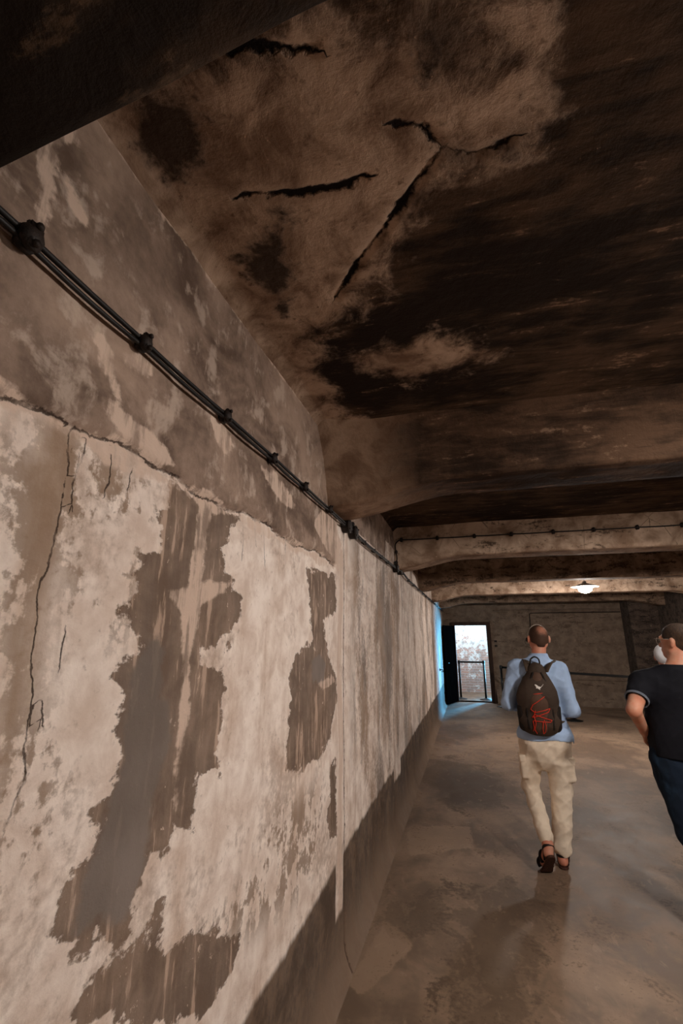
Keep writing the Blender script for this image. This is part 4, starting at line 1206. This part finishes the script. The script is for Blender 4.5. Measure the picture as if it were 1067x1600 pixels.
# cap-like dark visor edge of the glasses beside the left temple
gl = empty('glasses', (0, 0, 0)); gl.parent = man
bm = bmesh.new()
for sx in (-1, 1):
    add_tube(bm, [HPt(sx * 0.082, -0.005, 0.010), HPt(sx * 0.078, 0.095, 0.014)], 0.0022, 6)
    c = [HPt(sx * 0.036 + 0.026 * math.cos(a), 0.106 - 0.010 * abs(math.cos(a)), 0.002 + 0.019 * math.sin(a)) for a in np.linspace(0, 6.283, 22)]
    add_tube(bm, c, 0.0018, 6)
add_tube(bm, [HPt(-0.010, 0.110, 0.006), HPt(0.010, 0.110, 0.006)], 0.0018, 6)
bmobj('glasses_frame', bm, M_PLASTIC, gl, smooth=True)

# sandals
def sandal(ank, heel, ball, tip, lab):
    t = empty('sandal', (0, 0, 0)); t.parent = man
    h, b, tp_ = Vector(heel), Vector(ball), Vector(tip)
    d1 = (b - h).normalized(); d2 = (tp_ - b).normalized()
    side = d1.cross(Vector((0, 0, 1))).normalized()
    up1 = side.cross(d1).normalized(); up2 = side.cross(d2).normalized()
    bm = bmesh.new()
    rows = []
    path = [(h - d1 * 0.040, up1, 0.010), (h - d1 * 0.030, up1, 0.026), (h, up1, 0.034), (h + (b - h) * 0.5, up1, 0.032), (b, (up1 + up2).normalized(), 0.042), (b + (tp_ - b) * 0.6, up2, 0.043), (tp_ + d2 * 0.008, up2, 0.030), (tp_ + d2 * 0.022, up2, 0.012)]
    for p, u, w in path:
        o = p - u * 0.031
        rows.append([bm.verts.new(o + side * w * s - u * q) for s, q in ((-1, 0), (1, 0), (1, 0.018), (-1, 0.018))])
    for r0, r1 in zip(rows, rows[1:]):
        for k in range(4): bm.faces.new((r0[k], r0[(k + 1) % 4], r1[(k + 1) % 4], r1[k]))
    bm.faces.new(rows[0][::-1]); bm.faces.new(rows[-1])
    bmesh.ops.recalc_face_normals(bm, faces=bm.faces[:])
    bmobj('sole', bm, M_SOLE, t, bevel=0.004)
    def strap(c, u, w, hgt, thick=0.006, wide=3.0, ax=None):
        bm = bmesh.new()
        pts = [c + side * w * math.cos(a) + u * hgt * math.sin(a) for a in np.linspace(-0.5, math.pi + 0.5, 18)]
        add_tube(bm, pts, thick * 0.5, 8, wide * 2)
        bmobj('strap', bm, M_LEATHER, t, smooth=True)
    strap(b + d1 * 0.005, up1, 0.044, 0.040)
    strap(b + (h - b) * 0.45, up1, 0.038, 0.052)
    # ankle strap round the back of the heel
    A = Vector(ank).lerp(h, 0.35)
    bm = bmesh.new()
    pts = [A + side * 0.039 * math.cos(a) + d1 * 0.040 * math.sin(a) for a in np.linspace(0, 2 * math.pi, 24)]
    add_tube(bm, pts, 0.011, 8, 0.4)
    bmobj('ankle_strap', bm, M_LEATHER, t, smooth=True)
    bm = bmesh.new()
    bm.free()
    for s in (-1, 1):
        bm = bmesh.new()
        add_tube(bm, [A + side * 0.038 * s, h + side * 0.034 * s + d1 * 0.03 - up1 * 0.03], 0.005, 6, 1.6)
        bmobj('side_strap', bm, M_LEATHER, t, smooth=True)
sandal(Lan, Lheel, Lball, Ltip, 'left')
sandal((Ran[0], Ran[1], 0.10), Rheel, Rball, Rtip, 'right')

# ------------------------------------------------------------------ backpack
bk = empty('backpack', (0.475, 4.215, 0.925))
tag(bk, 'dark brown backpack with red zigzag cord and white emblem, worn over a blue shirt', 'backpack')
M_PACK = cloth_material('dark_brown_nylon', (62, 50, 42), rough=0.65, var=0.2)
M_PACK2 = cloth_material('black_nylon', (34, 28, 25), rough=0.6, var=0.15)
M_PACK3 = cloth_material('brown_pocket_nylon', (86, 64, 52), rough=0.6, var=0.15)
M_CORD = simple('red_cord', (214, 52, 30), 0.6, 0.1, 80, 0.2, 0.0005)
M_WHITE = simple('white_print', (225, 220, 212), 0.6, 0.02, 60, 0.05, 0.0003)
M_STRAP = cloth_material('grey_brown_webbing', (84, 70, 58), rough=0.8)
pk_prims = [C((0.0, 0.0, 0.15), (0.0, 0.0, 0.29), 0.146, 0.138, 0.03, (1.0, 0.58)),
            C((0.0, 0.0, 0.29), (0.015, 0.02, 0.480), 0.138, 0.072, 0.05, (1.0, 0.6)),
            C((-0.075, 0.0, 0.10), (0.075, 0.0, 0.10), 0.075, k=0.04)]
pbody = body_mesh(pk_prims, 'pack_body', M_PACK, bk, 0.006, None, 0.0015, 5)
fp_prims = [C((-0.005, -0.045, 0.11), (0.0, -0.050, 0.26), 0.085, 0.078, 0.03, (0.95, 0.62)), C((0.0, -0.050, 0.26), (0.010, -0.022, 0.43), 0.076, 0.050, 0.03, (0.95, 0.62))]
fp = body_mesh(fp_prims, 'front_pocket', M_PACK3, bk, 0.005, None, 0.0012, 8)
for sx in (-1, 1):
    q = [C((sx * 0.115, -0.005, 0.08), (sx * 0.125, 0.0, 0.21), 0.048, 0.042, 0.02, (0.9, 1.1))]
    body_mesh(q, 'side_pocket', M_PACK2, bk, 0.005, lambda X, Y, Z: Z - 0.225)
def pack_y(x, z, extra=0.003):
    ys_ = np.linspace(-0.2, 0.1, 301)
    X, Z = np.full_like(ys_, x), np.full_like(ys_, z)
    d = np.full_like(ys_, 9.0)
    for p, k, op in pk_prims + fp_prims: d = np.minimum(d, prim_d(p, X, ys_, Z) - 0.35 * 0.01)
    i = np.argmax(d < 0)
    return (ys_[i] if d.min() < 0 else 0.0) - extra
def on_pack(pts, e=0.003): return [(x, pack_y(x, z, e), z) for x, z in pts]
def dense(pts, n=8):
    out = []
    for (a, b), (c, d) in zip(pts, pts[1:]):
        out += [(a + (c - a) * i / n, b + (d - b) * i / n) for i in range(n)]
    return out + [pts[-1]]
# black edging panels left and right of the front pocket, and the zip line
for sx in (-1, 1):
    bm = bmesh.new()
    add_tube(bm, on_pack(dense([(sx * 0.088, 0.06), (sx * 0.096, 0.16), (sx * 0.090, 0.28), (sx * 0.064 + 0.008, 0.40), (sx * 0.030 + 0.012, 0.475)]), 0.001), 0.006, 8, 1.4)
    bmobj('zip', bm, M_PACK2, bk, smooth=True)
# red cord laced across the front
bm = bmesh.new()
lace = [(-0.052, 0.315), (0.052, 0.330), (0.056, 0.312), (-0.050, 0.240), (-0.068, 0.205), (-0.040, 0.185), (0.075, 0.215), (0.060, 0.190), (-0.065, 0.145), (-0.045, 0.170), (0.080, 0.130), (0.070, 0.118), (-0.060, 0.125), (-0.055, 0.080), (-0.062, 0.045)]
add_tube(bm, on_pack(dense(lace), 0.005), 0.0028, 6)
bmobj('red_cord', bm, M_CORD, bk, smooth=True)
bm = bmesh.new()
add_tube(bm, on_pack(dense([(0.020, 0.135), (0.030, 0.090), (0.022, 0.045), (0.010, 0.03), (0.005, 0.070), (0.012, 0.12)]), 0.006), 0.0026, 6)
add_tube(bm, on_pack(dense([(-0.035, 0.200), (-0.050, 0.160), (-0.040, 0.110), (-0.052, 0.06), (-0.036, 0.030)]), 0.006), 0.0026, 6)
bmobj('cord_ends', bm, M_CORD, bk, smooth=True)
# white leaping emblem on the upper front
em = [(-0.028, 0.396), (-0.022, 0.402), (-0.014, 0.399), (-0.004, 0.391), (0.008, 0.388), (0.016, 0.396), (0.020, 0.397), (0.022, 0.404), (0.026, 0.398), (0.024, 0.388), (0.020, 0.380), (0.020, 0.366), (0.016, 0.360), (0.013, 0.370), (0.008, 0.374), (0.004, 0.370), (-0.004, 0.376), (-0.012, 0.381), (-0.020, 0.380), (-0.016, 0.387), (-0.024, 0.390)]
em = [(x * 1.35 + 0.014, (z - 0.39) * 1.35 + 0.374) for x, z in em]
bm = bmesh.new()
vs = [bm.verts.new((x, pack_y(x, z, 0.006), z)) for x, z in em]
f = bm.faces.new(vs)
r = bmesh.ops.extrude_face_region(bm, geom=[f])
bmesh.ops.translate(bm, vec=(0, 0.003, 0), verts=[v for v in r['geom'] if isinstance(v, bmesh.types.BMVert)])
bmesh.ops.triangulate(bm, faces=bm.faces[:])
bmesh.ops.recalc_face_normals(bm, faces=bm.faces[:])
bmobj('white_emblem', bm, M_WHITE, bk)
# shoulder straps over both shoulders and under the arms, and the grab handle
bl = Vector(bk.location); ml = Vector(man.location)
for sx, sh in ((-1, Lsh), (1, Rsh)):
    pts = [Vector((0.022 + sx * 0.062, 0.015, 0.480)), Vector((0.038 + sx * 0.085, 0.050, 0.538))]
    w = lambda x, y, z: Vector((x, y, z)) + ml - bl
    pts += [w(0.012 + sx * 0.105, -0.045, 1.486 - (0.012 if sx > 0 else 0)), w(0.012 + sx * 0.112, 0.02, 1.480), w(sx * 0.115, 0.09, 1.42), w(sx * 0.125, 0.135, 1.30), w(sx * 0.150, 0.115, 1.15), w(sx * 0.165, 0.02, 1.05), Vector((sx * 0.125, 0.03, 0.10))]
    bm = bmesh.new()
    add_tube(bm, smooth_path(pts, 6), 0.007, 10, 4.2, up=None)
    bmobj('shoulder_strap', bm, M_STRAP, bk, smooth=True)
bm = bmesh.new()
add_tube(bm, smooth_path([(-0.025, 0.03, 0.53), (-0.020, 0.02, 0.575), (0.012, 0.015, 0.595), (0.042, 0.02, 0.575), (0.048, 0.03, 0.53)], 6), 0.006, 8, 1.6)
bmobj('grab_handle', bm, M_PACK2, bk, smooth=True)

# ------------------------------------------------------------------ the man at the right edge
m2 = empty('person', (1.30, 3.8, 0))
tag(m2, 'person in a dark short-sleeved top and jeans at the right edge of the photo', 'person')
hc2 = (0.085, 0.03, 1.650)
yaw2 = 0.72
HP2, HPt2, HR2 = head_prims(hc2, yaw2, 0.0, 1.07)
Ls, Le, Lw = (-0.190, 0.0, 1.375), (-0.305, -0.155, 1.215), (-0.195, 0.075, 1.05)
Rs, Re, Rw = (0.215, 0.0, 1.375), (0.290, -0.06, 1.13), (0.25, 0.14, 0.98)
Lh, Lk, La = (-0.105, 0.0, 0.90), (-0.065, -0.06, 0.49), (0.000, -0.36, 0.20)
Rh, Rk, Ra = (0.100, 0.0, 0.90), (0.12, 0.16, 0.52), (0.13, 0.10, 0.12)
t2 = lambda g: [
    C((0, 0.0, 0.92), (0, 0.0, 1.06), 0.184 + g, 0.180 + g, 0.05, (1, 0.76)),
    C((0, 0.0, 1.06), (0, 0.0, 1.28), 0.180 + g, 0.188 + g, 0.06, (1, 0.74)),
    C((-0.12, 0, 1.350), (0.13, 0, 1.350), 0.080 + g, 0.080 + g, 0.08), C((-0.13, 0, 1.385), (0.05, 0, 1.455), 0.045 + g, 0.05 + g, 0.06), C((0.19, 0, 1.385), (0.06, 0, 1.455), 0.045 + g, 0.05 + g, 0.06),
    C((0.02, -0.01, 1.43), (0.055, 0.01, 1.49), 0.082 + g, 0.064 + g, 0.06)]
b2 = t2(-0.014) + [C(Ls, Le, 0.060, 0.046, 0.03), C(Le, Lw, 0.045, 0.030, 0.008), C(Rs, Re, 0.060, 0.046, 0.03), C(Re, Rw, 0.045, 0.030, 0.015),
     C(Lh, Lk, 0.080, 0.050, 0.04), C(Lk, La, 0.048, 0.034, 0.02), C(Rh, Rk, 0.080, 0.050, 0.04), C(Rk, Ra, 0.048, 0.034, 0.02)]
b2 += [C((0.03, 0.0, 1.42), (0.080, 0.012, 1.585), 0.064, 0.060, 0.03)] + HP2
b2 += hand_prims(Lw, (0.45, 0.75, -0.35), (0.6, -0.3, -0.3), -1, 0.8)
b2 += hand_prims(Rw, (-0.1, 0.8, -0.5), (-0.9, 0, 0), 1, 0.5)
b2 += foot(La, (0.000, -0.385, 0.15), (-0.005, -0.285, 0.058), (-0.007, -0.225, 0.034), -1) + foot(Ra, (0.13, 0.08, 0.06), (0.14, 0.215, 0.045), (0.145, 0.285, 0.036), 1)
body_mesh(b2, 'body', M_SKIN2, m2, 0.006)
eyes(m2, HPt2)
def plane_from(a, b, t):
    a, b = Vector(a), Vector(b); d = (b - a).normalized(); p = a.lerp(b, t)
    return lambda X, Y, Z: (X - p.x) * d.x + (Y - p.y) * d.y + (Z - p.z) * d.z
cl, crr = plane_from(Ls, Le, 0.62), plane_from(Rs, Re, 0.62)
def tee_cut(X, Y, Z):
    a = np.where(X < -0.19, cl(X, Y, Z), -1); b = np.where(X > 0.19, crr(X, Y, Z), -1)
    hem = np.where(np.abs(X) < 0.23, 0.925 - Z, -1)
    nk = np.where(Z > 1.40, 0.062 - np.sqrt((X - 0.055) ** 2 + (Y - 0.012) ** 2), -1)
    return np.maximum(np.maximum(a, b), np.maximum(hem, np.maximum(nk, Z - (1.498 - 0.25 * np.clip(Y + 0.02, 0, 1)))))
tee_p = t2(0.006) + [C((0, 0.0, 0.89), (0, 0.0, 1.0), 0.202, 0.190, 0.04, (1, 0.76)), C(Ls, Le, 0.078, 0.062, 0.04), C(Rs, Re, 0.078, 0.062, 0.04)]
tee = body_mesh(tee_p, 'tee_shirt', M_TEE, m2, 0.006, tee_cut, 0.0022, 9)
for a, b, nm in ((Ls, Le, 'left'), (Rs, Re, 'right')):
    a, b = Vector(a), Vector(b); d = (b - a).normalized(); c = a.lerp(b, 0.62)
    u = d.cross(Vector((0, 1, 0))).normalized(); v = d.cross(u)
    bm = bmesh.new()
    rad = 0.078 + (0.062 - 0.078) * 0.62 + 0.001
    for k, o in enumerate((0.0, 0.010)):
        ring = [c + d * (o - 0.006) + u * math.cos(t) * rad + v * math.sin(t) * rad for t in np.linspace(0, 2 * math.pi, 32)]
        add_tube(bm, ring, 0.0035, 6, 1.2)
    bmobj('sleeve_trim', bm, M_TRIM, tee, smooth=True)
bm = bmesh.new()
for z, r in ((1.490, 0.079), (1.479, 0.083)):
    ring = [(0.055 + r * math.cos(t), 0.010 + r * math.sin(t), z - 0.25 * max(0, 0.03 + r * math.sin(t))) for t in np.linspace(0, 2 * math.pi, 32)]
    add_tube(bm, ring, 0.0045, 6)
bmobj('collar_trim', bm, M_TRIM, tee, smooth=True)
jp = [C((0, 0, 0.80), (0, 0, 0.95), 0.186, 0.182, 0.03, (1, 0.74)), E_((-0.085, -0.055, 0.85), (0.088, 0.078, 0.09), 0.03), E_((0.085, -0.055, 0.85), (0.088, 0.078, 0.09), 0.03),
      C(Lh, Lk, 0.110, 0.080, 0.03), C(Lk, (-0.002, -0.345, 0.215), 0.078, 0.062, 0.02), C(Rh, Rk, 0.098, 0.070, 0.03), C(Rk, (0.13, 0.10, 0.12), 0.070, 0.058, 0.02)]
body_mesh(jp, 'jeans', M_JEANS, m2, 0.007, lambda X, Y, Z: np.maximum(Z - 0.97, np.where(Y < -0.1, 0.165 - Z - 0.2 * (Y + 0.36), 0.045 - Z)), 0.003, 21)
def shoe(parent, heel, ball, tip, lifted=False):
    h, b, t = Vector(heel), Vector(ball), Vector(tip)
    q = [C(tuple(h + Vector((0, 0, 0.0))), tuple(b), 0.044, 0.048, 0.02), C(tuple(b), tuple(t), 0.048, 0.040, 0.02), C(tuple(h + Vector((0, 0.02, 0.02))), tuple(h + Vector((0, 0.03, 0.05))), 0.044, 0.042, 0.02)]
    zmin = 0.004
    if lifted:
        up = Vector((0, 0.75, 0.66)); o = h - up * 0.034
        s = body_mesh(q, 'shoe', M_LEATHER, parent, 0.006, lambda X, Y, Z: 0.004 - Z)
        body_mesh([C(tuple(h - up * 0.030), tuple(b - up * 0.030), 0.034, 0.040, 0.02, (1.2, 0.6)), C(tuple(b - Vector((0, 0, 0.045))), tuple(t - Vector((0, 0, 0.026))), 0.034, 0.028, 0.02, (1.3, 1))], 'shoe_sole', M_SOLE, s, 0.005, lambda X, Y, Z: 0.001 - Z)
        return
    s = body_mesh(q, 'shoe', M_LEATHER, parent, 0.006, lambda X, Y, Z: np.maximum(0.012 - Z, Z - 0.125))
    q = [C((h.x, h.y, 0.02), (b.x, b.y, 0.02), 0.046, 0.050, 0.02), C((b.x, b.y, 0.02), (t.x, t.y, 0.02), 0.050, 0.042, 0.02)]
    body_mesh(q, 'shoe_sole', M_SOLE, s, 0.005, lambda X, Y, Z: np.maximum(0.001 - Z, Z - 0.024))
shoe(m2, (0.000, -0.385, 0.15), (-0.005, -0.285, 0.058), (-0.007, -0.225, 0.034), True)
shoe(m2, (0.13, 0.08, 0.05), (0.14, 0.215, 0.045), (0.145, 0.285, 0.036))
hM2 = Matrix(HR2).inverted()
def hair_cut2(X, Y, Z):
    x, y, z = X - hc2[0], Y - hc2[1], Z - hc2[2]
    lx = hM2[0][0] * x + hM2[0][1] * y; ly = hM2[1][0] * x + hM2[1][1] * y
    a = ly - 0.070 + 1.1 * np.clip(0.03 - z, 0, 1)
    ear = np.where((np.abs(lx) > 0.055) & (z < 0.010), ly + 0.022, -1)
    return np.maximum(np.maximum(a, -0.066 - z), ear)
body_mesh([E_(HPt2(0, -0.012, 0.022), (0.086, 0.106, 0.100), 0.01, HR2), E_(HPt2(0, -0.045, -0.035), (0.066, 0.060, 0.048), 0.03, HR2)], 'hair', M_HAIRB, m2, 0.004, hair_cut2, 0.001, 4)
gl = empty('glasses', (0, 0, 0)); gl.parent = m2
bm = bmesh.new()
for sx in (-1, 1):
    add_tube(bm, [HPt2(sx * 0.084, -0.005, 0.012), HPt2(sx * 0.080, 0.100, 0.014)], 0.0020, 6)
    add_tube(bm, [HPt2(sx * 0.036 + 0.026 * math.cos(a), 0.108 - 0.010 * abs(math.cos(a)), 0.002 + 0.018 * math.sin(a)) for a in np.linspace(0, 6.283, 22)], 0.0016, 6)
add_tube(bm, [HPt2(-0.010, 0.112, 0.006), HPt2(0.010, 0.112, 0.006)], 0.0016, 6)
bmobj('glasses_frame', bm, M_PALE, gl, smooth=True)

# ------------------------------------------------------------------ the person in the white cap, almost all hidden behind him
m3 = empty('person', (1.69, 5.0, 0))
tag(m3, 'person hidden behind the man in the dark top, only a white cap showing', 'person')
hc3 = (0, 0.0, 1.505)
HP3, HPt3, HR3 = head_prims(hc3, -0.7, 0, 0.95)
bb = [C((0, 0, 0.86), (0, 0, 1.20), 0.115, 0.125, 0.05, (1, 0.7)), C((-0.09, 0, 1.255), (0.09, 0, 1.255), 0.06, k=0.07), C((0, 0, 1.28), (0, 0.0, 1.43), 0.05, k=0.03),
      C((-0.11, 0, 1.245), (-0.105, 0.03, 0.99), 0.042, 0.034, 0.03), C((-0.105, 0.03, 0.99), (-0.10, 0.17, 0.86), 0.034, 0.024, 0.01),
      C((0.14, 0, 1.255), (0.165, -0.01, 0.99), 0.042, 0.034, 0.03), C((0.165, -0.01, 0.99), (0.12, 0.15, 0.86), 0.034, 0.024, 0.01),
      C((-0.05, 0, 0.80), (-0.010, 0.02, 0.44), 0.066, 0.042, 0.03), C((-0.010, 0.02, 0.44), (0.030, -0.01, 0.09), 0.042, 0.030, 0.02),
      C((0.08, 0, 0.80), (0.13, 0.02, 0.44), 0.066, 0.042, 0.03), C((0.13, 0.02, 0.44), (0.17, -0.01, 0.09), 0.042, 0.030, 0.02)] + HP3
bb += hand_prims((-0.10, 0.17, 0.86), (0.6, 0.7, 0), (0.5, -0.3, 0.6), 1, 0.7, 0.9) + hand_prims((0.12, 0.15, 0.86), (-0.6, 0.7, 0), (-0.5, -0.3, 0.6), -1, 0.7, 0.9)
bb += foot((0.03, -0.01, 0.09), (0.03, -0.03, 0.045), (0.03, 0.09, 0.04), (0.03, 0.15, 0.034), -1) + foot((0.17, -0.01, 0.09), (0.17, -0.03, 0.045), (0.175, 0.09, 0.04), (0.177, 0.15, 0.034), 1)
body_mesh(bb, 'body', M_SKIN, m3, 0.007)
eyes(m3, HPt3)
body_mesh([C((0, 0, 0.84), (0, 0, 1.20), 0.135, 0.142, 0.05, (1, 0.72)), C((-0.09, 0, 1.26), (0.09, 0, 1.26), 0.074, k=0.07), C((-0.11, 0, 1.245), (-0.105, 0.03, 1.02), 0.056, 0.050, 0.03), C((0.14, 0, 1.255), (0.165, -0.01, 1.02), 0.056, 0.050, 0.03)],
          'shirt', M_TEE, m3, 0.007, lambda X, Y, Z: np.maximum(np.where(np.abs(X) < 0.13, 0.82 - Z, 1.04 - Z), np.where(Z > 1.28, 0.052 - np.sqrt(X ** 2 + Y ** 2), -1)), 0.002, 31)
body_mesh([C((0, 0, 0.76), (0, 0, 0.86), 0.130, 0.120, 0.03, (1, 0.75)), C((-0.05, 0, 0.80), (-0.010, 0.02, 0.44), 0.080, 0.058, 0.03), C((-0.010, 0.02, 0.44), (0.028, -0.01, 0.12), 0.058, 0.046, 0.02),
           C((0.08, 0, 0.80), (0.13, 0.02, 0.44), 0.080, 0.058, 0.03), C((0.13, 0.02, 0.44), (0.168, -0.01, 0.12), 0.058, 0.046, 0.02)], 'trousers', M_JEANS, m3, 0.007, lambda X, Y, Z: np.maximum(Z - 0.90, 0.07 - Z), 0.002, 33)
for fx in (0.03, 0.172): shoe(m3, (fx, -0.03, 0.045), (fx, 0.09, 0.04), (fx, 0.15, 0.034))
M_CAP = cloth_material('white_cotton', (232, 232, 236))
cap = body_mesh([E_(HPt3(0, -0.012, 0.022), (0.080, 0.100, 0.092), 0.01, HR3)], 'cap', M_CAP, m3, 0.005, lambda X, Y, Z: (hc3[2] - 0.075) - Z, 0.0008, 3)
body_mesh([E_(HPt3(0, 0.11, 0.030), (0.070, 0.075, 0.010), 0.01, HR3)], 'cap_peak', M_CAP, cap, 0.004)
